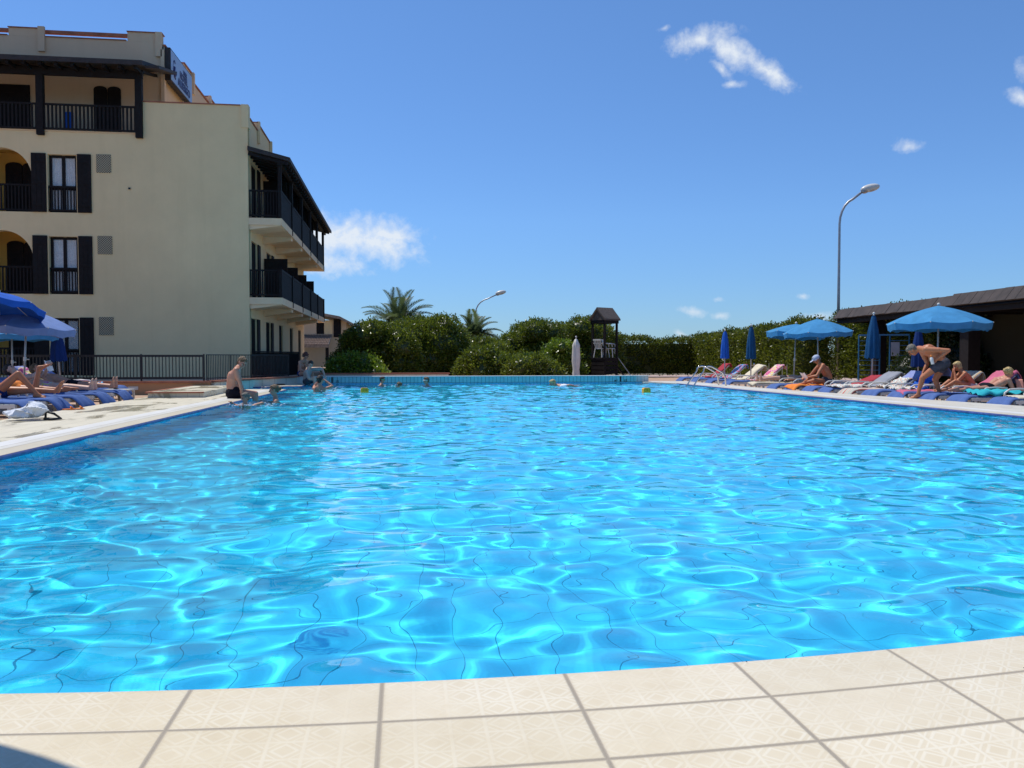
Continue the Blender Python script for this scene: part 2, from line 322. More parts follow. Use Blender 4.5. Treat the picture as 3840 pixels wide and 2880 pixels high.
# cream deck tiles with a pressed diamond pattern (UV: one unit = one tile) --
def deck_tiles():
    m, t, b = new_mat('cream_relief_tile'); uv = node(t, 'ShaderNodeUVMap').outputs[0]; p = pos(t)
    def mm(op, a, bb=None, c=None):
        n = node(t, 'ShaderNodeMath', operation=op)
        for i, v in enumerate((a, bb, c)):
            if v is None: continue
            if isinstance(v, (int, float)): n.inputs[i].default_value = v
            else: t.links.new(v, n.inputs[i])
        return n.outputs[0]
    sp = node(t, 'ShaderNodeSeparateXYZ'); t.links.new(uv, sp.inputs[0]); u, v = sp.outputs[0], sp.outputs[1]
    def edge(x, n):   # distance to the nearest n-th line, 0 at the line, .5 in the middle
        f = mm('FRACT', mm('MULTIPLY', x, n)); return mm('MINIMUM', f, mm('SUBTRACT', 1.0, f))
    gu, gv = mm('MULTIPLY', edge(u, 1), .52), mm('MULTIPLY', edge(v, 1), .25)
    g = mm('MINIMUM', gu, gv)
    wob = mm('MULTIPLY', mm('SUBTRACT', noise(t, p, 60, 3), .5), .002)
    g = mm('ADD', g, wob)
    grout = ramp(t, g, [(.0035, (1,1,1)), (.0055, (0,0,0))])
    eu, ev = edge(u, 6), edge(v, 3)
    cell = mm('MINIMUM', eu, ev)
    line = ramp(t, cell, [(.03, (1,1,1)), (.075, (0,0,0))])
    dsum = mm('ADD', mm('SUBTRACT', .5, eu), mm('SUBTRACT', .5, ev))   # diamond metric, 0 in the centre of a cell
    ring = mm('ABSOLUTE', mm('SUBTRACT', dsum, .36)); ringm = ramp(t, ring, [(.035, (1,1,1)), (.085, (0,0,0))])
    ring2 = mm('ABSOLUTE', mm('SUBTRACT', dsum, .62)); ringm2 = ramp(t, ring2, [(.02, (1,1,1)), (.06, (0,0,0))])
    rel = mixc(t, 1.0, line, mixc(t, 1.0, ringm, ringm2, 'LIGHTEN'), 'LIGHTEN')
    blot = ramp(t, noise(t, p, 2.6, 5, .65), [(.38, (.03,.03,.03)), (.62, (.75,.75,.75))])
    relf = mixc(t, 1.0, rel, blot, 'MULTIPLY')
    n = noise(t, p, 9, 6, .65)
    base = ramp(t, n, [(.3, (.72,.61,.42)), (.7, (.78,.68,.49))])
    c = mixc(t, relf, base, (.84, .765, .60))
    fl1 = mm('FLOOR', u); fl2 = mm('FLOOR', v); cbn = node(t, 'ShaderNodeCombineXYZ'); t.links.new(fl1, cbn.inputs[0]); t.links.new(fl2, cbn.inputs[1])
    wnz = node(t, 'ShaderNodeTexWhiteNoise', noise_dimensions='2D'); t.links.new(cbn.outputs[0], wnz.inputs['Vector'])
    c = mixc(t, 1.0, c, ramp(t, wnz.outputs[0], [(0, (.93,.925,.90)), (1, (1,1,1))]), 'MULTIPLY')
    c = mixc(t, 1.0, c, ramp(t, noise(t, p, 1.1, 6, .65), [(.38, (.95,.935,.89)), (.6, (1,1,1))]), 'MULTIPLY')
    spots = ramp(t, noise(t, mapping(t, p, (1, 1, 1), (3.3, 8.1, 0)), 13, 3, .5), [(.745, (0,0,0)), (.79, (.55,.55,.55))])
    c = mixc(t, spots, c, (.50, .37, .21))
    gr = ramp(t, noise(t, p, 400, 3), [(.3, (.24,.20,.15)), (.7, (.38,.33,.26))])
    dirt = ramp(t, mm('ADD', g, mm('MULTIPLY', noise(t, p, 6, 4), .004)), [(.006, (.45,.45,.45)), (.013, (0,0,0))])
    c = mixc(t, dirt, c, (.42, .35, .25))
    t.links.new(mixc(t, grout, c, gr), b.inputs['Base Color'])
    hgt = mm('MULTIPLY_ADD', grout, -1.6, mm('MULTIPLY', rel, .16)); hgt = mm('ADD', hgt, mm('MULTIPLY', noise(t, p, 120, 4), .10))
    bump(t, b, hgt, .45, .003)
    rr = ramp(t, grout, [(0, (.34,.34,.34)), (1, (.95,.95,.95))]); t.links.new(rr, b.inputs['Roughness'])
    return m
M['deck_near'] = deck_tiles()
def deck_side(name, base, wet=.5):
    m, t, b = new_mat(name); p = pos(t)
    br = node(t, 'ShaderNodeTexBrick'); br.offset = 0
    br.inputs['Scale'].default_value = 1; br.inputs['Brick Width'].default_value = .25; br.inputs['Row Height'].default_value = .52; br.inputs['Mortar Size'].default_value = .005
    br.inputs[1].default_value = (*base, 1); br.inputs[2].default_value = (*[c*.93 for c in base], 1); br.inputs[3].default_value = (*[c*.6 for c in base], 1)
    t.links.new(p, br.inputs[0])
    n = noise(t, mapping(t, p, (1.3, .62, 1), (5, 1.2, 0)), .9, 7, .66, .6)
    st = ramp(t, n, [(.52, (0,0,0)), (.57, (wet, wet, wet))])
    t.links.new(mixc(t, st, br.outputs[0], (.30, .26, .16)), b.inputs['Base Color'])
    rr = ramp(t, n, [(.52, (.5,.5,.5)), (.57, (.5-.35*wet,)*3)]); t.links.new(rr, b.inputs['Roughness'])
    return m
M['deck_left'] = deck_side('wet_stained_pale_tile', (.68, .62, .47), .8)
M['deck_right'] = deck_side('pale_tile', (.66, .62, .52), .12)
def coping_mat():
    m, t, b = new_mat('white_grooved_coping'); p = pos(t)
    uv = node(t, 'ShaderNodeUVMap').outputs[0]; sp = node(t, 'ShaderNodeSeparateXYZ'); t.links.new(uv, sp.inputs[0])
    l = ramp(t, sp.outputs[0], [(0, (.66,.60,.47)), (.38, (.66,.60,.47)), (.40, (.35,.31,.24)), (.43, (.72,.70,.63)), (.60, (.74,.72,.66)), (.62, (.40,.37,.30)), (.65, (.78,.77,.73)), (1, (.78,.77,.73))])
    n = ramp(t, noise(t, mapping(t, p, (1,.3,1)), 2.5, 6, .6), [(.4, (1,1,1)), (.7, (.86,.84,.78))])
    t.links.new(mixc(t, 1.0, l, n, 'MULTIPLY'), b.inputs['Base Color']); b.inputs['Roughness'].default_value = .4
    return m
M['coping'] = coping_mat()
M['patio'] = deck_side('pink_patio_tile', (.55, .36, .24), .1)
M['ground'] = plain('dry_ground', (.16, .13, .07), .95, .4, .6, .3, 8, world_=True)
M['terrace'] = plain('terrace_floor', (.52, .36, .24), .9, .15, 2, world_=True)

# ------------------------------------------------------------------ ground and decks
XL = lambda y: -3.95+.0325*y
XR = lambda y: 9.42-.010*(y-11.4)
YN = lambda x: 2.34+.038*(x-.2)**2 if abs(x-.2) < 4.2 else 2.34+.038*4.2**2+.12*(abs(x-.2)-4.2)
WL = -.045; FZ = -1.25; YF = 29.3
g = MB(); B = 3500
for x0, x1, y0, y1 in ((-B, -5.7, -B, B), (9.6, B, -B, B), (-5.7, 9.6, -B, 2.0), (-5.7, 9.6, 29.6, B)):
    g.add([(x0,y0,-.245),(x1,y0,-.245),(x1,y1,-.245),(x0,y1,-.245)], [(0,1,2,3)])
struct(g.obj('ground', M['ground']))
# near deck with tile UVs and a rounded nosing
vs, fs, uvs = [], [], []
xs = np.arange(-6.0, 12.01, .13); rows = [None]*8+list(np.arange(.03, 6.0, .12))
prof = [(-.004, -.30), (-.004, -.055), (-.003, -.016), (.0, -.006), (.005, -.002), (.012, 0.0)]
W = len(xs); cols = [(d, z) for d, z in prof]+[(d, 0) for d in rows if d is not None and d > .012]
for d, z in cols:
    for x in xs: vs.append((x, YN(x)-d, z)); uvs.append(((x+.06)/.522, max(d, 0.001)/.262+.0))
for j in range(len(cols)-1):
    for i in range(W-1): a = j*W+i; fs.append((a, a+W, a+W+1, a+1))
me = bpy.data.meshes.new('pool_deck'); me.from_pydata(vs, [], fs); me.materials.append(M['deck_near'])
ul = me.uv_layers.new(name='UVMap')
for lp in me.loops: ul.data[lp.index].uv = uvs[lp.vertex_index]
me.polygons.foreach_set('use_smooth', [True]*len(me.polygons))
o = bpy.data.objects.new('pool_deck', me); C.objects.link(o); struct(o)
# left surround: tip of the coping, bay of water, far landing
left_poly = [(-5.75, 2.2), (XL(2.95)-.0, 2.95), (XL(23.5), 23.5), (XL(23.5)-.12, 23.72), (-4.6, 23.9), (-4.6, 25.45), (-3.1, 26.1), (-3.14, 28.35), (-3.55, 28.35), (-3.55, 29.6), (-5.75, 29.6)]
g = MB(); g.poly(left_poly, -.30, 0.0); struct(g.obj('deck_left', M['deck_left'], fix=True))
g = MB(); g.poly([(XR(3), 3.0), (12.77, 3.0), (10.40, 22), (10.40, 29.6), (8.6, 29.6), (8.62, 28.9), (XR(28)-.35, 28.35), (XR(27.2), 27.2)], -.30, 0.0); struct(g.obj('deck_right', M['deck_right'], fix=True))
g = MB(); g.poly([(8.6, 29.62), (10.402, 29.62), (10.402, 22), (12.772, 3.0), (12.772, -8), (30, -8), (30, 48), (-3, 48), (-3, 29.62)], -.235, -.20); struct(g.obj('patio_right', M['patio'], fix=True))
# grooved white coping strips (u runs from the water outwards)
def strip(name, fn, w, y0, y1, side, z=.004):
    n = 40; vs = []; fs = []; uv = []
    for i in range(n+1):
        y = y0+(y1-y0)*i/n
        for k in range(5):
            u = k/4; vs.append((fn(y)+side*w*u, y, z)); uv.append((u, y))
    for i in range(n):
        for k in range(4): a = i*5+k; fs.append((a, a+1, a+6, a+5) if side > 0 else (a+1, a, a+5, a+6))
    me = bpy.data.meshes.new(name); me.from_pydata(vs, [], fs); me.materials.append(M['coping']); ul = me.uv_layers.new(name='UVMap')
    for lp in me.loops: ul.data[lp.index].uv = uv[lp.vertex_index]
    o = bpy.data.objects.new(name, me); C.objects.link(o); struct(o)
strip('coping_left', XL, .62, 3.0, 23.45, -1); strip('coping_right', XR, .62, 3.2, 27.1, 1)
g = MB(); n = 30
g.tube([(XL(y)+.004, y, -.020) for y in np.linspace(2.9, 23.5, n)], .024, 8)
g.tube([(XR(y)-.004, y, -.020) for y in np.linspace(3.0, 27.2, n)], .024, 8)
g.tube([(-4.6, 25.45, -.018), (-3.1, 26.1, -.018), (-3.14, 28.3, -.018)], .022, 8)
struct(g.obj('pool_edge_trim', M['trim'], smooth=True))
# patio, planter step, terrace
g = MB(); g.poly([(-40, -8), (-5.752, -8), (-5.752, 29.6), (-40, 29.6)], -.155, -.12); struct(g.obj('patio', M['patio'], fix=True))
g = MB(); g.box(-5.60, -4.42, 19.22, 23.3, .0045, .125); s_ = tag(g.obj('step_platform', M['deck_left']), 'low pale step with a terracotta edge on the left surround behind the sitting man', 'step')
g = MB(); g.box(-5.64, -4.40, 19.16, 19.24, .10, .132); g.box(-5.66, -5.58, 19.25, 23.3, .10, .132); g.obj('edging', M['terracotta'], s_)
g = MB(); g.poly([(-5.2, 23.6), (-40, 23.6), (-40, 60), (-2.5, 60), (-4.3, 35), (-3.62, 28.6)], -.15, .16); struct(g.obj('terrace', M['terrace'], fix=True))
g = MB(); g.box(-22, -5.2, 23.35, 23.595, -.14, .20); a_ = tag(g.obj('terrace_wall', M['orange_wall']), 'low orange rendered wall under the iron railing, left of the sitting man', 'wall')
g = MB(); g.box(-22, -5.16, 23.30, 23.62, .202, .25); g.obj('coping', M['terracotta'], a_)
g = MB(); g.box(-7.3, -7.04, 23.325, 23.348, .02, .11); g.obj('wall_light', M['white_plastic'], a_)
g = MB(); g.beam((-5.2, 23.5, .10), (-3.58, 28.5, .10), .22, .23); a_ = tag(g.obj('terrace_kerb', M['deck_right']), 'low pale kerb with a terracotta cap running back to the far pool wall', 'kerb')
g = MB(); g.beam((-5.18, 23.46, .235), (-3.56, 28.55, .235), .28, .05); g.obj('cap', M['terracotta'], a_)

# pool basin
g = MB(); g.add([(-5.6, 2.0, FZ), (9.6, 2.0, FZ), (9.6, YF, FZ), (-5.6, YF, FZ)], [(0,1,2,3)])
fl = struct(g.obj('pool_floor', M['pool_floor'])); fl.cycles.is_caustics_receiver = True
g = MB()
def vwall(pts):
    for (xa, ya), (xb, yb) in zip(pts[:-1], pts[1:]): g.add([(xa,ya,FZ),(xb,yb,FZ),(xb,yb,-.03),(xa,ya,-.03)], [(0,1,2,3)])
vwall([(XL(2.9)+.002, 2.9), (XL(23.5)+.002, 23.5), (-4.598, 23.92), (-4.598, 25.45), (-3.098, 26.1), (-3.138, 28.35)]); vwall([(XR(3)-.002, 3.0), (XR(27.2)-.002, 27.2), (8.64, 28.4)])
sd = struct(g.obj('pool_side_lining', M['pool_side'])); sd.cycles.is_caustics_receiver = True
g = MB(); xs2 = np.arange(-6, 12, .25)
for a, b in zip(xs2[:-1], xs2[1:]): g.add([(a, YN(a)+.005, FZ), (b, YN(b)+.005, FZ), (b, YN(b)+.005, -.05), (a, YN(a)+.005, -.05)], [(0,1,2,3)])
g.add([(-3.2, 29.19, FZ), (9.4, 29.19, FZ), (9.4, 29.19, -.02), (-3.2, 29.19, -.02)], [(0,1,2,3)])
sd = struct(g.obj('pool_end_lining', M['pool_front'])); sd.cycles.is_caustics_receiver = True
# far raised pool wall
a_ = thing('pool_wall', 'long raised turquoise tiled wall closing the far end of the pool', 'pool wall', (3, 29.3, 0))
off = (3, 29.3, 0)
g = MB(off); g.box(-3.12, 8.4, 29.20, 29.5, -.12, .20); g.obj('tiled_face', M['far_wall'], a_)
g = MB(off); g.box(8.402, 8.86, 29.20, 29.5, -.12, .20); g.obj('tiled_end', M['far_wall_end'], a_)
g = MB(off); g.box(-3.15, 8.89, 29.17, 29.55, .202, .225); g.obj('coping', M['white_paint'], a_)
g = MB(off); g.box(-3.56, -3.13, 28.36, 29.6, .002, .20); g.box(-3.58, -3.11, 28.34, 29.62, .202, .222); g.obj('tiled_corner_block', M['far_wall_end'], a_)
def text_mesh(name, s, size, mat, loc, rot, parent=None, ext=.004, align='CENTER', bold=0):
    c = bpy.data.curves.new(name, 'FONT'); c.body = s; c.size = size; c.extrude = ext; c.align_x = align; c.offset = bold
    o = bpy.data.objects.new(name, c); C.objects.link(o); o.data.materials.append(mat)
    dg = bpy.context.evaluated_depsgraph_get(); me = bpy.data.meshes.new_from_object(o.evaluated_get(dg)); bpy.data.objects.remove(o)
    o = bpy.data.objects.new(name, me); C.objects.link(o); o.location = loc; o.rotation_euler = rot
    if not me.materials: me.materials.append(mat)
    if parent: o.parent = parent
    return o
RX = (math.pi/2, 0, 0)
for xc in (-2.42, 7.82):
    for s_, dx, sz, bd in (('MT', -.17, .09, .002), ('1', 0, .27, .012), ('15', .17, .12, .002)):
        text_mesh('depth_marking', s_, sz, M['black'], (xc+dx-3, 29.195-29.3, .005), RX, a_, .003, 'CENTER', bd)
# terracotta capped wall behind
g = MB(); g.box(-3.0, 1.7, 31.0, 31.25, -.14, .25); a_ = tag(g.obj('garden_wall', M['deck_right']), 'low garden wall with a terracotta cap just behind the far pool wall', 'wall')
g = MB(); g.box(-3.05, 1.75, 30.96, 31.3, .252, .30); g.obj('cap', M['terracotta'], a_)

# ------------------------------------------------------------------ water surface
def waves(X, Y):
    r = np.random.default_rng(11); Z = np.zeros_like(X); N = 96
    for i in range(N):
        q = r.random(); lam = .19*(1.7/.19)**q; k = 2*math.pi/lam
        th = r.normal(R(75), 1.0); s = .104*math.sqrt(2/N)*(1 if lam < 1 else .75)
        ph = r.random()*6.28
        wx = X+.25*np.sin(.9*Y+i)+.1*np.sin(2.3*X+i*1.7); wy = Y+.25*np.sin(.8*X+i*2.1)
        Z += s/k*np.sin(k*(wx*math.cos(th)+wy*math.sin(th))+ph)
    amp = .80+.30*np.clip((Y-5)/14, 0, 1)
    for cx, cy in ((-2.8, 16.5), (-2.4, 18.6), (-2.3, 23.5), (.8, 27.2), (4.8, 26)):
        d = np.hypot(X-cx, Y-cy); Z += .012*np.exp(-d/1.2)*np.sin(14*d)
    return Z*amp
wx = np.arange(-4.75, 9.46, .031)
wy = [2.25]
while wy[-1] < 29.28: wy.append(wy[-1]+min(.11, .018+.0045*(wy[-1]-2.2)))
wy[-1] = 29.28; wy = np.array(wy)
X, Y = np.meshgrid(wx, wy); Z = np.clip(waves(X, Y), -.05, .036)+WL
nx, ny = len(wx), len(wy); idx = np.arange(nx*ny).reshape(ny, nx)
F = np.stack([idx[:-1,:-1], idx[:-1,1:], idx[1:,1:], idx[1:,:-1]], -1).reshape(-1, 4)
def np_mesh(name, V, Fq, mat, smooth=False):
    me = bpy.data.meshes.new(name); me.vertices.add(len(V)); me.vertices.foreach_set('co', np.asarray(V, dtype=np.float32).ravel())
    me.loops.add(Fq.size); me.loops.foreach_set('vertex_index', Fq.astype(np.int32).ravel())
    k = Fq.shape[1]; me.polygons.add(len(Fq)); me.polygons.foreach_set('loop_start', np.arange(len(Fq), dtype=np.int32)*k)
    me.update(calc_edges=True); me.materials.append(mat)
    if smooth: me.polygons.foreach_set('use_smooth', np.ones(len(Fq), dtype=bool))
    return me
me = np_mesh('water', np.stack([X.ravel(), Y.ravel(), Z.ravel()], 1), F, M['water'], True)
o = bpy.data.objects.new('water', me); C.objects.link(o); struct(o); o.cycles.is_caustics_caster = True
# ------------------------------------------------------------------ hotel
HO = (-5.3, 30.0, 0)
hotel = thing('hotel', 'four storey cream hotel with dark shutters and balconies beyond the left surround', 'hotel', HO)
def facade(mb, plane, c, th, u0, u1, z0, z1, holes):
    """wall in the plane x=c or y=c, with rectangular or arched openings (u0,u1,z0,zspring,radius)"""
    cuts = {u0, u1}
    for h in holes:
        cuts |= {h[0], h[1]}
        if len(h) > 4:
            for k in range(1, 20): cuts.add((h[0]+h[1])/2+h[4]*math.cos(math.pi*k/20))
    cuts = sorted(x for x in cuts if u0 <= x <= u1)
    P = (lambda u, d, z: (u, c+d, z)) if plane == 'y' else (lambda u, d, z: (c-d, u, z))
    def quad(a, b, cc, d, flip=False): mb.add([a, b, cc, d], [(3,2,1,0) if flip else (0,1,2,3)])
    def top(h, u):
        if len(h) > 4:
            m = (h[0]+h[1])/2; return h[3]+math.sqrt(max(0, h[4]**2-(u-m)**2))
        return h[3]
    for a, b in zip(cuts[:-1], cuts[1:]):
        hs = sorted([h for h in holes if h[0] <= (a+b)/2 <= h[1]], key=lambda h: h[2])
        la = lb = z0
        for h in hs+[None]:
            za, zb = (h[2], h[2]) if h else (z1, z1)
            if za-la > 1e-4 or zb-lb > 1e-4:
                quad(P(a,0,la), P(b,0,lb), P(b,0,zb), P(a,0,za)); quad(P(a,th,la), P(b,th,lb), P(b,th,zb), P(a,th,za), True)
            if h:
                ta, tb = top(h, a), top(h, b)
                quad(P(a,0,h[2]), P(b,0,h[2]), P(b,th,h[2]), P(a,th,h[2])); quad(P(a,0,ta), P(b,0,tb), P(b,th,tb), P(a,th,ta), True)
                la, lb = ta, tb
            else: quad(P(a,0,z1), P(b,0,z1), P(b,th,z1), P(a,th,z1))
    for h in holes:
        for u in (h[0], h[1]): quad(P(u,0,h[2]), P(u,th,h[2]), P(u,th,h[3]), P(u,0,h[3]))
FLS = (.27, 3.03, 5.79)
XW0, XW1 = -11.86, -10.94
g = MB(HO); holes = []
for z in FLS:
    holes.append((XW0, XW1, z, z+1.95)); holes.append((-14.3, -12.36, z, z+1.16, .97)); holes.append((-19.3, -17.36, z, z+1.16, .97))
facade(g, 'y', 30.0, .3, -24, -9.0, -.15, 8.5, holes)
facade(g, 'y', 30.0, .3, -9.0, -5.3, -.15, 9.60, [])
DO = []
for z, ys in ((.27, (30.25, 33.5, 36.95, 40.4, 43.6)), (3.03, (30.5, 33.8, 37.2, 40.4, 43.6)), (5.79, (30.6, 33.8, 37.2, 40.4, 43.6))):
    for y in ys: DO.append((y, y+1.15, z, z+2.0))
facade(g, 'x', -5.3, .3, 30.3, 46.2, -.15, 9.25, DO)
g.box(-24, -5.6, 45.9, 46.2, -.15, 9.25)
g.add([(-24,30.3,8.5),(-9,30.3,8.5),(-9,46,8.5),(-24,46,8.5)], [(0,1,2,3)]); g.add([(-9,30.3,8.6),(-5.6,30.3,8.6),(-5.6,46,8.6),(-9,46,8.6)], [(0,1,2,3)])
wall = g.obj('wall', M['plaster'], hotel)
# pilasters and raised parapet steps on the corner
for b_ in [(-5.52, -5.27, 29.96, 30.30, 8.85, 9.645)]+[(-5.29, -5.20, y, y+.16, 8.8, 9.60) for y in (31.9, 34.75, 37.0, 40.05, 43)]: g = MB(HO); g.box(*b_); g.obj('parapet_pilaster', M['plaster'], hotel)
for y0, y1 in ((31.9, 34.9), (37.0, 40.2), (43, 46.2)): g = MB(HO); g.box(-5.6, -5.303, y0, y1, 9.252, 9.55); g.obj('parapet_step', M['plaster'], hotel)
g = MB(HO); g.box(-9.0, -5.54, 29.96, 30.34, 9.602, 9.635); g.box(-9.02, -8.99, 29.97, 30.3, 8.55, 9.6)
for y0, y1, z in ((30.34, 31.88, 9.252), (31.9, 34.9, 9.552), (34.92, 36.98, 9.252), (37, 40.2, 9.552), (40.22, 42.98, 9.252), (43, 46.2, 9.552)): g.box(-5.64, -5.26, y0, y1, z, z+.035)
g.obj('parapet_tiles', M['terracotta'], hotel)
# loggias behind the arches
for x0, x1 in ((-14.9, -12.15), (-19.6, -17.2)):
    for z in FLS:
        g = MB(HO)
        g.add([(x0,30.3,z),(x1,30.3,z),(x1,31.6,z),(x0,31.6,z)], [(0,1,2,3)]); g.add([(x0,30.3,z+2.3),(x1,30.3,z+2.3),(x1,31.6,z+2.3),(x0,31.6,z+2.3)], [(3,2,1,0)])
        g.add([(x0,31.6,z),(x1,31.6,z),(x1,31.6,z+2.3),(x0,31.6,z+2.3)], [(0,1,2,3)])
        g.add([(x1,30.3,z),(x1,31.6,z),(x1,31.6,z+2.3),(x1,30.3,z+2.3)], [(3,2,1,0)]); g.add([(x0,30.3,z),(x0,31.6,z),(x0,31.6,z+2.3),(x0,30.3,z+2.3)], [(0,1,2,3)])
        g.obj('loggia_wall', M['ochre'], hotel)
def arch_prof(x0, x1, z0, z1, rise, n=8):
    m, hw = (x0+x1)/2, (x1-x0)/2
    return [(x0, z0), (x1, z0)]+[(m+hw*math.cos(math.pi*k/n*1.0), z1+rise*math.sin(math.pi*k/n)) for k in range(n+1)]
def shutter_y(name, x0, x1, y, z0, z1, parent, rise=0, th=.045, mat='wood'):
    g = MB(HO)
    if rise: g.prism(arch_prof(x0, x1, z0, z1, rise), 'y', y, y+th)
    else: g.box(x0, x1, y, y+th, z0, z1)
    n = max(2, int((x1-x0)/.13))
    for k in range(1, n): x = x0+(x1-x0)*k/n; g.box(x-.006, x+.006, y-.006, y, z0+.01, z1-.01)
    for z in (z0+.25, (z0+z1)/2, z1-.25): g.box(x0+.01, x1-.01, y-.022, y-.007, z-.05, z+.05)
    return g.obj(name, M[mat], parent)
def rail_y(name, x0, x1, y, z0, h, parent, gap=.115, w=.045, post=False, mat='wood', off=HO):
    g = MB(off); g.box(x0, x1, y-.03, y+.03, z0+h-.06, z0+h); g.box(x0, x1, y-.02, y+.02, z0+.05, z0+.11)
    n = max(2, round((x1-x0)/gap))
    for k in range(n+1): x = x0+(x1-x0)*k/n; g.box(x-w/2, x+w/2, y-.015, y+.015, z0+.11, z0+h-.06)
    return g.obj(name, M[mat], parent)
for z in FLS:
    for x0, dx in ((-13.85, .55), (-13.28, .70)): shutter_y('loggia_door', x0, x0+dx, 31.50, z+.02, z+1.85, hotel, .12)
    rail_y('loggia_railing', -14.28, -12.38, 30.12, z, .95, hotel)
    # french window: frame, panes, curtain, shutters, railing
    w = MB(HO); y = 30.14
    for a, b in ((XW0, XW0+.09), (XW1-.09, XW1), ((XW0+XW1)/2-.055, (XW0+XW1)/2+.055)): w.box(a, b, y, y+.06, z+.02, z+1.93)
    for a, b in ((z+1.86, z+1.945), (z+.01, z+.12), (z+.78, z+.86)): w.box(XW0+.092, (XW0+XW1)/2-.057, y+.003, y+.057, a, b); w.box((XW0+XW1)/2+.057, XW1-.092, y+.003, y+.057, a, b)
    win = w.obj('window', M['wood'], hotel)
    q = MB(HO); q.box(XW0+.09, XW1-.09, y+.02, y+.03, z+.12, z+1.86); q.obj('pane', M['glass'], win)
    if z > 1:
        q = MB(HO); q.sheet(lambda u, v: (XW0+.07+(XW1-XW0-.14)*u, 30.29+.007*math.sin(u*60), z+.15+1.75*v), 48, 2, .004); q.obj('curtain', M['lace'], win)
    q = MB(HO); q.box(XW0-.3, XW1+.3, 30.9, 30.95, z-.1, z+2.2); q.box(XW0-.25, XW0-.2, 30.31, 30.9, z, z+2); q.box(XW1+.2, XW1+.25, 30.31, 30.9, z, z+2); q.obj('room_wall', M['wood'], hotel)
    shutter_y('shutter', -12.36, -11.90, 29.945, z, z+1.97, hotel); shutter_y('shutter', -10.90, -10.46, 29.945, z, z+1.97, hotel)
    rail_y('window_railing', XW0, XW1, 30.05, z, .90, hotel, .105, .035)
    g = MB(HO)   # flat vent brick, the dark of its holes painted by the material
    g.box(-10.29, -9.82, 29.975, 29.998, z+1.37, z+1.99); g.obj('vent_grille', M['grille'], hotel)
g = MB(HO); g.box(-9.26, -9.20, 29.95, 29.998, 6.62, 6.68); g.obj('wall_anchor', M['iron'], hotel)
# recessed top floor ("tower") with its balcony
g = MB(HO); TY = 31.8
facade(g, 'y', TY, .3, -24, -8.62, 8.5, 12.28, [])
g.box(-13.78, -12.68, TY, TY+.3, 12.282, 12.56); g.box(-9.78, -8.62, TY, TY+.3, 12.282, 12.60); g.box(-20, -18, TY, TY+.3, 12.282, 12.56)
g.box(-8.92, -8.622, TY+.3, 45, 8.5, 12.28)
for y0, y1 in ((34.9, 36.2), (39.2, 40.6), (43.4, 45)): g.box(-8.92, -8.622, y0, y1, 12.282, 12.60)
for x in (-12.78, -8.80): g.box(x, x+.22, TY-.10, TY-.002, 11.75, 12.62)
for y in (36.05, 39.1, 43.3): g.box(-8.618, -8.50, y, y+.2, 11.75, 12.64)
g.box(-8.62, -8.50, TY-.1, TY+.12, 8.6, 12.0)
g.obj('tower_wall', M['plaster_top'], hotel)
g = MB(HO); g.box(-12.66, -9.80, TY+.05, TY+.2, 12.44, 12.55); g.box(-18, -13.8, TY+.05, TY+.2, 12.44, 12.55)
for x0, x1, z in ((-13.8, -12.66, 12.562), (-9.8, -8.58, 12.602), (-12.64, -9.82, 12.282), (-18, -13.82, 12.282)): g.box(x0, x1, TY-.04, TY+.34, z, z+.03)
for y0, y1, z in ((TY+.4, 34.9, 12.30), (34.92, 36.2, 12.602), (36.3, 39.2, 12.30), (39.22, 40.6, 12.602), (40.7, 43.4, 12.30)): g.box(-8.96, -8.58, y0, y1, z, z+.06)
g.obj('tower_parapet_tiles', M['terracotta'], hotel)
g = MB(HO); g.add([(-24,30.02,8.50),(-9.0,30.02,8.50),(-9.0,31.8,8.50),(-24,31.8,8.50)], [(0,1,2,3)]); g.box(-24, -8.99, 29.98, 30.3, 8.505, 8.545); g.obj('balcony_floor', M['soffit'], hotel)
for x0, x1 in ((-10.95, -10.5), (-10.48, -10.03)): shutter_y('tower_shutter', x0, x1, TY-.05, 8.55, 10.50, hotel, .12)
shutter_y('tower_door', -14.3, -13.1, TY-.05, 8.55, 10.55, hotel)
g = MB(HO)   # eave over the balcony, with overhanging tiles at the right end
g.prism([(29.25, 10.60), (29.25, 10.76), (31.79, 11.38), (31.79, 11.20)], 'x', -24, -8.56)
g.prism([(29.6, 10.62), (29.6, 10.72), (31.79, 11.25), (31.79, 11.14)], 'x', -8.558, -8.10)
g.obj('balcony_roof', M['fascia'], hotel)
g = MB(HO); g.box(-24, -8.74, 29.88, 30.02, 10.36, 10.60)
for i in range(30): x = -8.8-i*.5; g.box(x-.05, x+.05, 29.35, 29.86, 10.50, 10.62); g.beam((x, 30.03, 10.64), (x, 31.75, 11.06), .09, .1)
g.obj('eave_beam', M['wood'], hotel)
for x in (-12.03, -8.87, -15.2): g = MB(HO); g.box(x-.11, x+.11, 29.86, 30.06, 8.36, 10.36); g.obj('balcony_post', M['wood'], hotel)
rail_y('balcony_railing', -11.9, -9.0, 29.93, 8.50, .92, hotel, .125, .06); rail_y('balcony_railing', -15.0, -12.16, 29.93, 8.50, .92, hotel, .125, .06)
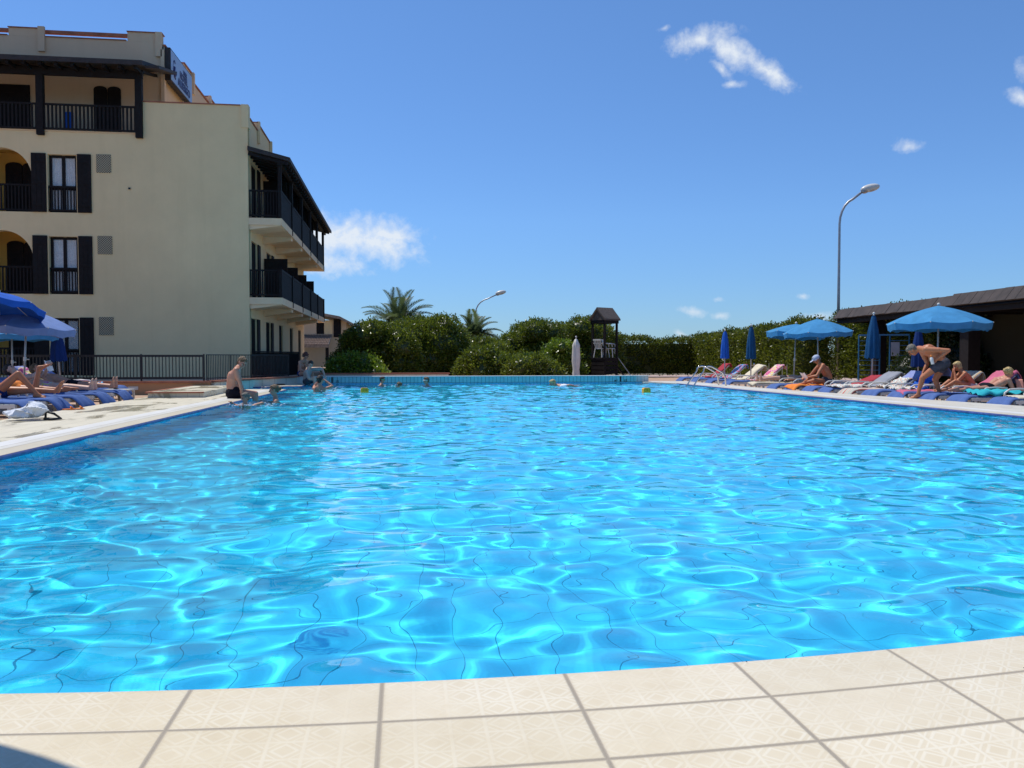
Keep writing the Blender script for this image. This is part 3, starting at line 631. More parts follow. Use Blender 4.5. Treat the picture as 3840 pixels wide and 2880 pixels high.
# side balconies, two storeys, five bays
by = [30.0, 33.2, 36.4, 39.6, 42.8, 46.0]
for lvl, zf in enumerate((2.98, 5.75)):
    g = MB(HO)
    g.box(-5.297, -4.18, 30.0, 46.05, zf-.24, zf)
    for i, y in enumerate(by[1:-1]): g.prism([(-5.297, zf-.52), (-4.25, zf-.36), (-4.25, zf-.242), (-5.297, zf-.242)], 'y', y-.22, y+.22)
    g.prism([(-5.297, zf-.40), (-4.25, zf-.26), (-4.25, zf-.242), (-5.297, zf-.242)], 'y', 30.05, 31.3)
    g.obj('balcony_slab', M['soffit'], hotel)
    r = MB(HO)   # end rail facing the pool
    r.box(-5.29, -4.24, 30.03, 30.08, zf+.92, zf+.98); r.box(-5.29, -4.24, 30.04, 30.07, zf+.06, zf+.12)
    for k in range(11): x = -5.26+k*.1; r.box(x-.022, x+.022, 30.045, 30.07, zf+.12, zf+.92)
    r.obj('balcony_railing', M['wood'], hotel)
    for i in range(5):
        y0, y1 = by[i]+.12, by[i+1]-.5
        r = MB(HO); r.box(-4.24, -4.19, y0, y1, zf+.93, zf+1.0); r.box(-4.235, -4.20, y0, y1, zf-.06, zf+.02)
        n = 20
        for k in range(n+1): y = y0+(y1-y0)*k/n; r.box(-4.23, -4.205, y-.05, y+.05, zf+.02, zf+.93)
        r.obj('balcony_railing', M['wood'], hotel)
        p = MB(HO); top = zf+1.0 if lvl == 0 else 7.92
        p.box(-4.28, -4.16, y1+.08, y1+.22, zf-.2, top+(.02 if lvl == 0 else -.1)); p.obj('balcony_post', M['wood'], hotel)
        if i: d = MB(HO); d.box(-5.28, -4.4, by[i]-.16, by[i]-.12, zf+.02, zf+(1.7 if lvl == 0 else 1.9)); d.obj('balcony_divider', M['wood'], hotel)
    p = MB(HO); p.box(-4.3, -4.18, 29.98, 30.1, zf+.002, zf+1.0 if lvl == 0 else 7.80); p.obj('balcony_post', M['wood'], hotel)
g = MB(HO); g.prism([(-5.295, 8.05), (-5.295, 8.20), (-3.86, 7.84), (-3.86, 7.70)], 'y', 29.85, 46.9); g.obj('side_roof', M['fascia'], hotel)
g = MB(HO); g.box(-4.30, -4.16, 29.9, 46.8, 7.58, 7.72)
for i in range(34): y = 29.9+i*.5; g.beam((-5.28, y+.05, 7.95), (-3.95, y+.05, 7.64), .09, .1)
g.obj('roof_beam', M['wood'], hotel)
for (y0, y1, z0, z1) in DO:
    g = MB(HO); g.box(-5.44, -5.36, y0, y1, z0, z1-.01)
    for k in range(1, 10): y = y0+(y1-y0)*k/10; g.box(-5.358, -5.352, y-.01, y+.01, z0+.05, z1-.05)
    g.obj('side_door', M['wood'], hotel)
    if z0 > 3 or y0 < 34: g = MB(HO); g.box(-5.296, -5.25, y1+.02, y1+.5, z0+.02, z1); g.obj('shutter', M['wood'], hotel)
# roof sign on the tower side
sg = thing('hotel_sign', 'large rectangular HOTEL sign in navy letters on the side of the top floor', 'sign', (-8.5, 33.3, 11.5))
so = (-8.5, 33.3, 11.5)
g = MB(so); g.box(-8.495, -8.30, 31.75, 34.85, 10.93, 12.10); g.obj('casing', M['fascia'], sg)
sm = plain('blue_grey_sign', (.26, .38, .58), .4, .06, 2); navy = plain('navy_lettering', (.025, .025, .12), .5, .1)
g = MB(so); g.box(-8.298, -8.285, 31.80, 34.80, 10.98, 12.05); g.obj('face', sm, sg)
RS = (math.pi/2, 0, math.pi/2)
for s_, dy, dz, sz in (('PARK', .45, .22, .20), ('HOTEL', .25, -.08, .36), ('ALBERGO', .28, -.42, .40)):
    text_mesh('lettering', s_, sz, navy, (.225, dy, dz), RS, sg, .006, 'CENTER', .012)
g = MB(so)
for k in range(26): t_ = k/25*4.6; r_ = .06+.05*t_; g.ball((-8.28, 32.25+r_*math.cos(t_*1.35), 11.72+r_*math.sin(t_*1.35)-.05*t_), .035+.012*math.sin(t_*2), 6, 4, (.3, 1, 1))
g.tube([(-8.28, 32.2, 11.55), (-8.28, 32.12, 11.38), (-8.28, 32.2, 11.22), (-8.28, 32.35, 11.15)], [.05, .06, .045, .02], 6); g.obj('emblem', navy, sg)
tw = MB(); tw.sheet(lambda u, v: (-11.28+.28*u, 29.99+.012*math.sin(u*9), 8.62+.55*v), 8, 3, .01); tag(tw.obj('towel', M['royal']), 'blue towel hanging behind the railing of the top floor balcony', 'towel')
# iron railing on the terrace wall
ir = thing('terrace_railing', 'black iron railing on the low orange wall in front of the hotel gable', 'railing', (-9, 23.5, .25))
io = (-9, 23.5, .25)
for x0, x1 in ((-14.6, -12.05), (-12.0, -10.38), (-10.33, -8.70), (-8.65, -7.02), (-6.97, -5.40), (-5.34, -4.30)):
    if x1 < -4.5: rail_y('railing_panel', x0, x1, 23.48, .25, .71, ir, .085, .017, mat='iron', off=io)
for x in (-12.03, -10.355, -8.675, -6.995, -5.37): g = MB(io); g.box(x-.02, x+.02, 23.46, 23.50, .25, .98); g.obj('post', M['iron'], ir)
ir2 = thing('kerb_railing', 'black iron railing receding along the pale kerb behind the sitting man', 'railing', (-4.6, 25.5, .25)); io2 = (-4.6, 25.5, .25)
g = MB(io2); a_, b_ = Vector((-5.3, 23.5, .26)), Vector((-3.75, 28.2, .26)); n = 56
g.beam(a_+Vector((0,0,.70)), b_+Vector((0,0,.70)), .03, .025); g.beam(a_+Vector((0,0,.06)), b_+Vector((0,0,.06)), .02, .02)
for k in range(n+1): p = a_.lerp(b_, k/n); w_ = .03 if k % 14 == 0 else .016; g.beam(p, p+Vector((0,0,.71)), w_, w_, (0,1,0))
g.obj('bars', M['iron'], ir2)
fn = thing('timber_fence', 'dark close boarded timber fence along the hotel side terrace', 'fence', (-4.9, 32.5, .1)); fo = (-4.9, 32.5, .1)
g = MB(fo)
for k in range(50): p = Vector((-5.2, 30.15, 0)).lerp(Vector((-4.25, 35.0, 0)), k/49); g.box(p.x-.012, p.x+.012, p.y-.035, p.y+.035, .165, 1.05)
g.obj('boards', M['wood'], fn)
g = MB(fo); g.beam((-5.2, 30.1, 1.08), (-4.24, 35.05, 1.08), .07, .05); g.beam((-5.22, 30.1, .5), (-4.26, 35.05, .5), .03, .08); g.obj('rail', M['wood'], fn)

# ------------------------------------------------------------------ house behind
hs = thing('house', 'small yellow house with tiled roofs behind the shrubs, right of the hotel', 'house', (-6, 70, 0)); ho = (-6, 70, 0)
def roof_tiles(mb, x0, x1, y0, z0, y1, z1, n=22, rows=7):
    """pantile roof rising from (y0,z0) to (y1,z1)"""
    for r_ in range(rows):
        a, b = r_/rows, (r_+1)/rows
        for k in range(n):
            xa, xb = x0+(x1-x0)*k/n, x0+(x1-x0)*(k+1)/n; m_ = (xa+xb)/2
            P = lambda x, t, dz: (x, y0+(y1-y0)*t, z0+(z1-z0)*t+dz)
            mb.add([P(xa, a-.02, .03), P(xa+(xb-xa)*.25, a-.02, .13), P(m_, a-.02, .17), P(xb-(xb-xa)*.25, a-.02, .13), P(xb, a-.02, .03),
                    P(xa, b, 0), P(xa+(xb-xa)*.25, b, .09), P(m_, b, .12), P(xb-(xb-xa)*.25, b, .09), P(xb, b, 0)], [(0,1,6,5),(1,2,7,6),(2,3,8,7),(3,4,9,8),(0,4,3,2,1)])
RT = plain('weathered_roof_tile', (.30, .22, .17), .9, .35, 6)
g = MB(ho); facade(g, 'y', 70, .3, -11, -4.6, -.1, 3.9, [(-7.15, -5.75, 2.72, 4.0) if False else (-7.05, -5.7, 2.75, 3.85)]); g.box(-4.9, -4.602, 70.3, 78, -.1, 3.7)
g.box(-11, -4.9, 71.5, 71.6, 0, 3.9); g.obj('wall', M['plaster_top'], hs)
g = MB(ho); g.box(-7.0, -6.45, 70.05, 70.1, 2.76, 3.84); w_ = g.obj('window', M['wood'], hs); g = MB(ho); g.box(-6.42, -5.73, 70.05, 70.1, 2.76, 3.84); g.obj('blind', M['plaster'], w_)
g = MB(ho); g.box(-5.65, -5.05, 69.93, 69.99, 2.5, 4.0); g.obj('shutter', M['wood'], hs)
g = MB(ho); g.prism([(-11.2, 4.05), (-11.2, 4.2), (-7.4, 4.62), (-5.1, 4.20), (-4.0, 3.62), (-4.0, 3.45), (-5.1, 3.98), (-7.4, 4.38)], 'y', 69.2, 78); g.obj('roof', RT, hs)
g = MB(ho); roof_tiles(g, -9, -5.75, 66.5, 1.75, 69.95, 2.62, 26, 6); g.add([(-9, 66.4, 1.6), (-5.75, 66.4, 1.6), (-5.75, 66.4, 1.76), (-9, 66.4, 1.76)], [(0,1,2,3)]); g.obj('porch_roof', RT, hs)
for x in (-5.9, -8): g = MB(ho); g.box(x-.12, x+.12, 66.6, 66.84, -.1, 1.7); g.obj('porch_post', M['wood'], hs)

# ------------------------------------------------------------------ planting
def leaf_mat(name, a, b, rough=.32, spec=.5):
    m, t, bs = new_mat(name)
    at = node(t, 'ShaderNodeAttribute', attribute_name='tint')
    t.links.new(ramp(t, at.outputs['Fac'], [(0, a), (1, b)]), bs.inputs['Base Color'])
    bs.inputs['Roughness'].default_value = rough; bs.inputs['Specular IOR Level'].default_value = spec
    tr = node(t, 'ShaderNodeBsdfTranslucent'); t.links.new(ramp(t, at.outputs['Fac'], [(0, tuple(c*1.3 for c in a)), (1, tuple(c*1.5 for c in b))]), tr.inputs[0])
    mx = node(t, 'ShaderNodeMixShader'); mx.inputs[0].default_value = .32; t.links.new(bs.outputs[0], mx.inputs[1]); t.links.new(tr.outputs[0], mx.inputs[2])
    t.links.new(mx.outputs[0], t.nodes['Material Output'].inputs[0]); return m
LM = {'bush': leaf_mat('glossy_bush_leaf', (.050, .074, .006), (.19, .235, .022), .33, .6), 'bright': leaf_mat('bright_bush_leaf', (.065, .105, .006), (.20, .29, .02), .33, .6),
      'hedge': leaf_mat('hedge_leaf', (.042, .060, .005), (.16, .19, .014), .42, .45), 'palm': leaf_mat('palm_leaf', (.035, .06, .022), (.12, .16, .06), .45, .5), 'ivy': leaf_mat('ivy_leaf', (.01, .02, .005), (.035, .06, .012), .4)}
BARK = plain('bark', (.09, .065, .045), .9, .35, 12, .5, 30)
def leaf_cloud(name, P, N, n_leaf, size, mat, parent=None, spread=.1, seed=1, core=None, flat=.5):
    """clusters of small leaves at P pointing along N"""
    r = np.random.default_rng(seed); K = len(P)
    c = np.repeat(P, n_leaf, 0)+r.normal(0, spread, (K*n_leaf, 3)); n = np.repeat(N, n_leaf, 0)
    d = n+r.normal(0, .75, n.shape); d /= np.linalg.norm(d, axis=1)[:, None]+1e-9
    u = np.cross(d, r.normal(0, 1, d.shape)); u /= np.linalg.norm(u, axis=1)[:, None]+1e-9
    L = size*r.uniform(.6, 1.35, len(c))[:, None]; w = L*flat*.5
    V = np.stack([c, c+d*L*.5+u*w, c+d*L, c+d*L*.5-u*w], 1).reshape(-1, 3)
    ti = np.clip(np.repeat(r.uniform(.1, .9, K), n_leaf)+r.normal(0, .18, len(c)), 0, 1); ti = np.repeat(ti, 4)
    F = np.arange(len(V)).reshape(-1, 4)
    if core:
        off = len(V); cv = []; cf = []
        for (cx, cy, cz), (ax, ay, az) in core:
            q = MB(); q.ball((0,0,0), 1, 14, 9); base = len(cv)
            for p in q.v:
                k = 1+.10*math.sin(7*p[0]+3*p[2]+cx*5)+.08*math.sin(11*p[1]+cz*3+cy); cv.append((cx+p[0]*ax*k, cy+p[1]*ay*k, max(cz+p[2]*az*k, .0)))
            cf += [tuple(i+base+off for i in f) for f in q.f]
        V = np.concatenate([V, np.array(cv)]); F = np.concatenate([F, np.array(cf)]); ti = np.concatenate([ti, np.zeros(len(cv))])
    me = np_mesh(name, V, F, mat); at = me.attributes.new('tint', 'FLOAT', 'POINT'); at.data.foreach_set('value', ti.astype(np.float32))
    o = bpy.data.objects.new(name, me); C.objects.link(o)
    if parent: o.parent = parent
    return o
def shrub(label, x0, x1, y, ztop, kind, seed, depth=2.4, nb=14, dens=55, size=.10, name='shrub', z0=-.1, cat='shrub', group='shrubs beyond the pool wall', lobe=.5):
    """dome of overlapping lumpy lobes"""
    r = random.Random(seed); t = thing(name, label, cat, ((x0+x1)/2, y, z0), 0, group); cx = (x0+x1)/2; hw = (x1-x0)/2; H = ztop-z0
    blobs = []
    for i in range(nb):
        a = r.uniform(-1, 1); rad = lobe*r.uniform(.75, 1.3)*min(hw, H)*.62
        ymax = depth/2*math.sqrt(max(0, 1-a*a))
        for frac in ((.9, .45) if H > 1.5 else (.75,)):
            px = a*(hw-rad*.8); top = H*math.sqrt(max(.15, 1-abs(a)**2.6))*r.uniform(.88, 1.0)
            pz = max(rad*.5, (top-rad)*frac if frac < .8 else top-rad); py = r.uniform(-1, .3)*ymax
            blobs.append(((px, py, pz), (rad, rad*.95, rad*r.uniform(.75, .95))))
    blobs.append(((0, .2, H*.36), (hw*.80, depth*.36, H*.44)))
    P, N = [], []
    for (c, s) in blobs:
        area = 4*math.pi*(s[0]*s[1]+s[1]*s[2]+s[0]*s[2])/3; n = int(area*dens)
        v = rng.normal(0, 1, (n, 3)); v /= np.linalg.norm(v, axis=1)[:, None]
        v = v[(v[:, 2] > -.55) & (v[:, 1] < .55)]
        k = 1+.09*np.sin(v[:, 0]*9+c[0]*7)*np.sin(v[:, 2]*8+c[2]*5)+rng.normal(0, .045, len(v))
        p = np.array(c)+v*np.array(s)*k[:, None]; ok = p[:, 2] > .02
        for (c2, s2) in blobs:
            if c2 is c: continue
            ok &= (((p-np.array(c2))/np.array(s2))**2).sum(1) > .78
        P.append(p[ok]); N.append(v[ok])
    P = np.concatenate(P); N = np.concatenate(N)
    leaf_cloud('crown', P, N+np.array([0,0,.35]), 9, size, LM[kind], t, size*.75, seed, [(c, tuple(k*.88 for k in s)) for c, s in blobs])
    g = MB()
    for k in range(4): g.tube([(r.uniform(-.3,.3)*hw, .1, -.02), (r.uniform(-.5,.5)*hw, .1, H*.35), (r.uniform(-.6,.6)*hw, .1, H*.6)], [.06, .045, .02], 6)
    g.obj('trunk', BARK, t); return t
shrub('bright green rounded shrub just right of the hotel, lowest and leftmost', -3.05, -.65, 33.5, 1.22, 'bright', 3, 2.4, 12, 70, .11)
shrub('tall dark bush left of the big palm, in front of the house', -3.2, 1.0, 38, 2.65, 'bush', 4, 3, 14, 75, .105)
shrub('wide dark green bush under the big palm', -1.8, 3.9, 40, 2.95, 'bush', 5, 3.4, 20, 75, .105)
shrub('small bush at the foot of the small palm', 2.3, 4.9, 36.5, 1.42, 'bush', 6, 2.2, 10, 60, .12)
shrub('broad dark shrub left of the closed white parasol', 4.4, 8.6, 42, 2.85, 'bush', 8, 3.2, 16, 75, .105)
shrub('tall shrub behind the closed white parasol and lifeguard tower', 7.0, 11.7, 43, 3.1, 'bush', 9, 3.4, 18, 75, .105)
shrub('low sprawling shrub between the palms and the white parasol', 4.0, 6.9, 35.5, 1.18, 'bush', 10, 2.2, 12, 60, .12)
shrub('medium dark bush filling the gap between the small palm and the broad shrub', 2.6, 5.6, 41, 1.95, 'bush', 15, 2.4, 12, 70, .11)
shrub('low leafy shrub beside the closed white parasol', 6.3, 8.4, 38.5, 1.75, 'bright', 12, 2.2, 12, 55, .13)
def hedge(label, pts, th, seed):
    """clipped hedge along pts (x, y, ztop)"""
    t = thing('hedge', label, 'hedge', (pts[0][0], pts[0][1], 0)); o = Vector((pts[0][0], pts[0][1], 0)); P, N = [], []; g = MB()
    r = np.random.default_rng(seed)
    for (xa, ya, za), (xb, yb, zb) in zip(pts[:-1], pts[1:]):
        a = np.array([xa-o.x, ya-o.y]); b = np.array([xb-o.x, yb-o.y]); d = b-a; L = np.linalg.norm(d); d = d/L; nn = np.array([d[1], -d[0]])
        n = int(L*2*75); s = r.uniform(0, L, n); h = r.uniform(0, 1, n); zt = za+(zb-za)*s/L+.10*np.sin(s*1.7)+.05*np.sin(s*4.3)
        for sg in (1, -1):
            q = a+d*s[:, None]+nn*(th/2*sg+.06*r.normal(0, 1, n)[:, None]+.08*np.sin(s*2.1+h*5)[:, None]); P.append(np.column_stack([q, h*zt])); N.append(np.column_stack([np.tile(nn*sg, (n, 1)), np.full(n, .5)]))
        m = int(L*th*90); s = r.uniform(0, L, m); w = r.uniform(-th/2, th/2, m); zt = za+(zb-za)*s/L+.10*np.sin(s*1.7)+.05*np.sin(s*4.3)+np.abs(r.normal(0, .07, m))
        q = a+d*s[:, None]+nn*w[:, None]; P.append(np.column_stack([q, zt])); N.append(np.tile([0, 0, 1.2], (m, 1)))
        A, B_ = Vector((*a, 0)), Vector((*b, 0)); NN = Vector((*nn, 0))
        for k in range(8):
            p, q_ = A.lerp(B_, k/8), A.lerp(B_, (k+1)/8); z1 = (za+(zb-za)*k/8)-.16; z2 = (za+(zb-za)*(k+1)/8)-.16; w_ = NN*(th/2-.13)
            g.add([p-w_, p+w_, q_+w_, q_-w_, p-w_+Vector((0,0,z1)), p+w_+Vector((0,0,z1)), q_+w_+Vector((0,0,z2)), q_-w_+Vector((0,0,z2))], [(0,3,2,1),(4,5,6,7),(0,1,5,4),(2,3,7,6),(1,2,6,5),(3,0,4,7)])
    for q0, q1, sg in ((pts[0], pts[1], -1), (pts[-1], pts[-2], -1)):
        a = np.array([q0[0]-o.x, q0[1]-o.y]); b = np.array([q1[0]-o.x, q1[1]-o.y]); d = (b-a)/np.linalg.norm(b-a); nn = np.array([d[1], -d[0]]); n = int(th*q0[2]*95)
        w = r.uniform(-th/2, th/2, n); h = r.uniform(0, q0[2], n); q = a+nn*w[:, None]+d*(.0+.05*r.normal(0, 1, n))[:, None]; P.append(np.column_stack([q, h])); N.append(np.column_stack([np.tile(-d, (n, 1)), np.full(n, .5)]))
    leaf_cloud('foliage', np.concatenate(P), np.concatenate(N), 9, .105, LM['hedge'], t, .07, seed)
    c = g.obj('stems', LM['hedge'], t); return t
hedge('long clipped green hedge behind the row of sun loungers on the right', [(16.1, 43.5, 1.80), (16.1, 36, 1.98), (16.0, 30.5, 2.15)], 1.2, 21)
hedge('clipped hedge end wall beside the lifeguard tower', [(11.2, 43.5, 1.72), (15.4, 43.5, 1.76)], 1.2, 22)
hedge('tall hedge seen under the brown pergola roof', [(19.2, 34, 2.55), (19.0, 27, 2.6)], 1.3, 23)
def palm(label, loc, h, nf, length, seed, size=1.0):
    r = random.Random(seed); t = thing('palm_tree', label, 'palm', loc, 0, 'palms beyond the pool wall')
    g = MB(); g.tube([(0,0,0), (.03,0,h*.5), (0,0,h)], [.24, .2, .26], 10)
    for k in range(int(h*9)): z = k/9; g.tube([(0,0,z), (0,0,z+.06)], [.22, .27], 10, False)
    g.obj('trunk', BARK, t)
    for i in range(nf):
        az = 2*math.pi*i/nf*2.4+r.uniform(-.2, .2); el = R([76, 58, 46, 36, 52, 24, 42, 10][i % 8]+r.uniform(-6, 6)); L = length*r.uniform(.85, 1.1)
        pts = []; p = Vector((0, 0, h)); d = Vector((math.cos(az)*math.cos(el), math.sin(az)*math.cos(el), math.sin(el))); n = 15
        for k in range(n+1):
            pts.append(p.copy()); p = p+d*(L/n); d = (d+Vector((0, 0, -.085-.05*k/n))).normalized()
        f = MB(); f.tube(pts, [.028*(1-k/n*.85) for k in range(n+1)], 5)
        for k in range(14*4):
            q = .10+.88*k/56; j = int(q*n); fr = q*n-j; b = pts[j].lerp(pts[min(j+1, n)], fr); d = (pts[min(j+1, n)]-pts[j]).normalized(); sd = d.cross(Vector((0,0,1)))
            sd = sd.normalized() if sd.length > .05 else Vector((math.sin(az), -math.cos(az), 0)); up = sd.cross(d)
            ll = .52*size*math.sin(math.pi*min(1, .16+.84*q))**.6*r.uniform(.85, 1.1)
            for s_ in (-1, 1):
                tip = b+(sd*s_*.82+d*.62+up*.28).normalized()*ll+Vector((0, 0, -.10*ll)); m_ = b.lerp(tip, .45)+up*.02
                f.add([b-d*.015, m_-d*.022, tip, m_+d*.022], [(0,1,2,3)])
        o = f.obj('frond', LM['palm'], t); at = o.data.attributes.new('tint', 'FLOAT', 'POINT'); v = r.uniform(.2, .95); at.data.foreach_set('value', [v]*len(o.data.vertices))
    return t
palm('big palm with arching fronds above the dark bushes, left of the lamp', (-.25, 46, -.2), 2.45, 50, 2.55, 31, 1.35)
palm('smaller palm half hidden behind the bushes at the foot of the lamp', (3.9, 46, -.2), 1.95, 34, 1.9, 32, 1.15)

# ------------------------------------------------------------------ lamps
def lamp(label, loc, h, reach, rz, k=1.0):
    t = thing('street_lamp', label, 'street lamp', loc, rz, 'curved street lamps')
    pts = [(0,0,0), (0,0,h*.5), (0,0,h-1.35*k)]+[(reach*(1-math.cos(R(a)))*.78, 0, h-1.35*k+1.1*k*math.sin(R(a))) for a in (15, 30, 45, 60, 75)]+[(reach, 0, h+.02)]
    g = MB(); g.tube(pts, [.075, .06]+[.05]*7, 10); g.obj('pole', M['metal'], t, True)
    e = Vector((reach, 0, h+.02)); rot = Euler((0, R(-12), 0)).to_matrix()
    g = MB(); g.ball(e+Vector((.33*k, 0, .16*k)), .42*k, 16, 10, (1, .42, .40), rot); g.obj('lamp_head', M['white_plastic'], t, True)
    g = MB(); g.ball(e+Vector((.10*k, 0, .05*k)), .16*k, 10, 8, (1.1, .8, .8), rot); g.obj('lamp_housing', M['metal'], t, True)
    g = MB(); g.ball(e+Vector((.36*k, 0, .08*k)), .24*k, 12, 8, (1, .6, .35), rot); g.obj('lens', M['metal'], t, True); return t
lamp('tall curved street lamp rising behind the brown pergola roof on the right', (18.5, 33.4, -.1), 8.0, .95, R(-8), 1.0)
lamp('distant curved street lamp above the bushes beside the smaller palm', (6.15, 70, -.1), 6.2, 1.75, R(-8), 1.1)

# ------------------------------------------------------------------ lifeguard tower
tw = thing('lifeguard_tower', 'dark timber lookout tower with a small pitched roof beyond the pool', 'lookout tower', (9.4, 38, 0), R(31)); 
g = MB(); DW = M['fascia']
for x in (-.47, .47):
    for y in (-.47, .47): q = MB(); q.box(x-.05, x+.05, y-.05, y+.05, -.24, 2.62); q.obj('post', M['wood'], tw)
q = MB(); q.box(-.55, .55, -.55, .55, .78, .86); q.obj('platform', M['wood'], tw)
q = MB()
for z in (.1, .3, .5, .68): q.box(-.50, .50, -.525, -.505, z, z+.16); q.box(-.525, -.505, -.50, .50, z, z+.16)
q.box(-.50, .50, .505, .525, 0, .76); q.obj('base_boards', M['wood'], tw)
q = MB(); q.box(-.56, .56, -.54, -.50, 2.45, 2.60); q.box(-.56, .56, .50, .54, 2.45, 2.60); q.box(-.54, -.50, -.499, .499, 2.45, 2.60); q.box(.50, .54, -.499, .499, 2.45, 2.60); q.obj('roof_beam', M['wood'], tw)
q = MB()  # ridge along x', slopes to the front and back
q.prism([(-.62, 2.58), (-.62, 2.66), (0, 3.20), (.62, 2.66), (.62, 2.58), (0, 3.08)], 'x', -.62, .62)
q.add([(-.56, -.52, 2.6), (-.56, .52, 2.6), (-.56, 0, 3.08)], [(0,1,2)]); q.add([(.56, -.52, 2.6), (.56, .52, 2.6), (.56, 0, 3.08)], [(0,1,2)])
rf = q.obj('roof', plain('grey_brown_roof', (.09, .07, .06), .85, .3, 8), tw)
q = MB(); q.beam((.6, -.1, 1.15), (1.35, -.75, .0), .035, .035); q.obj('handrail', M['pole'], tw)
q = MB(); q.beam((.55, .1, .85), (1.3, -.5, -.2), .4, .06); q.obj('ladder', M['wood'], tw)
def plastic_chair(label, loc, rz):
    t = thing('plastic_chair', label, 'chair', loc, rz, 'white plastic chairs'); W = M['white_plastic']
    g = MB(); g.sheet(lambda u, v: (-.22+.44*u, -.21+.42*v, .43-.03*math.sin(u*math.pi)), 5, 5, .02); g.obj('seat', W, t)
    g = MB()
    for k in range(5): x = -.19+k*.095; g.beam((x, .2, .44), (x*1.15, .3, .82), .06, .015, (0,1,0))
    g.beam((-.25, .305, .82), (.25, .305, .82), .03, .07); g.obj('backrest', W, t)
    for sx in (-1, 1):
        q = MB(); q.tube([(sx*.25, .28, .66), (sx*.27, 0, .66), (sx*.26, -.2, .63), (sx*.25, -.22, .5)], .02, 6); q.obj('armrest', W, t)
        for sy in (-1, 1): q = MB(); q.tube([(sx*.22, sy*.2, .43), (sx*.27, sy*.25, 0)], .022, 6); q.obj('leg', W, t)
    return t
plastic_chair('white plastic chair on the left of the lifeguard tower platform', (9.22, 37.85, .862), R(120)); plastic_chair('white plastic chair on the right of the lifeguard tower platform', (9.62, 38.0, .862), R(60))
tw.scale = (.84, .84, 1)
# closed white market parasol
pp = thing('closed_white_parasol', 'tall closed white parasol standing in front of the shrubs', 'parasol', (7.4, 35, -.1))
g = MB(); g.tube([(0,0,0), (0,0,1.83)], .022, 8); g.ball((0,0,1.85), .045, 8, 6); g.obj('pole', M['pole'], pp, True)
g = MB(); prof_ = [(.10, .17), (.28, .15), (.45, .13), (.8, .165), (1.1, .155), (1.35, .145), (1.5, .15), (1.62, .10), (1.75, .055)]; n = 32; vs = []
for z, r_ in prof_:
    for k in range(n): a = 2*math.pi*k/n; rr = r_*(1+.13*math.cos(8*a+z*1.5)); vs.append((rr*math.cos(a), rr*math.sin(a), z))
g.add(vs, [(j*n+k, j*n+(k+1) % n, (j+1)*n+(k+1) % n, (j+1)*n+k) for j in range(len(prof_)-1) for k in range(n)]+[tuple((len(prof_)-1)*n+k for k in range(n))]); g.obj('canopy', M['white_cloth'], pp, True)

# ------------------------------------------------------------------ loungers, parasols
SEAT = .28
def lounger_path(a, bl=.74):
    ca, sa = math.cos(R(a)), math.sin(R(a))
    pts = [(-.20, .06), (-.13, .19), (-.03, SEAT+.015), (.06, SEAT+.035), (1.12, SEAT+.03), (1.22, SEAT+.05), (1.15+bl*ca, SEAT+.03+bl*sa), (1.15+bl*ca+.06*ca, SEAT+.05+(bl+.03)*sa), (1.15+bl*ca+.11, SEAT-.02+bl*sa), (1.15+bl*ca+.12, SEAT-.16+bl*sa)]
    cum = [0]
    for p, q in zip(pts[:-1], pts[1:]): cum.append(cum[-1]+math.hypot(q[0]-p[0], q[1]-p[1]))
    def at(s):
        s = min(max(s, 0), cum[-1]-1e-6)
        for i in range(len(pts)-1):
            if s <= cum[i+1]:
                f = (s-cum[i])/(cum[i+1]-cum[i]); return pts[i][0]+(pts[i+1][0]-pts[i][0])*f, pts[i][1]+(pts[i+1][1]-pts[i][1])*f
    return at, cum
def drape(a, s0, s1, w, off, seed=0, wob=.012, flare=.10, nu=26, th=.012, skew=0):
    at, cum = lounger_path(a); r = random.Random(seed); ph = [r.uniform(0, 6) for _ in range(4)]
    def fn(u, v):
        s = s0+(s1-s0)*u+skew*(v-.5)*(1-u); x, z = at(s); x2, z2 = at(min(s+.02, s1)); dx, dz = x2-x, z2-z; L = math.hypot(dx, dz) or 1
        hang = max(0, 1-s/.36); y = (v-.5)*w*(1+flare*hang)+.02*math.sin(9*u+ph[2])
        o = off+wob*(math.sin(7*v*math.pi+ph[0]+u*6)*.5+math.sin(17*u+ph[1]+v*3)*.5)+hang*.03*math.sin(v*14+ph[3])
        edge = max(0, abs(v-.5)-.42)/.08
        return (x-dz/L*o, y, z+dx/L*o-edge*.035)
    m = MB(); m.sheet(fn, nu, 10, th); return m, cum
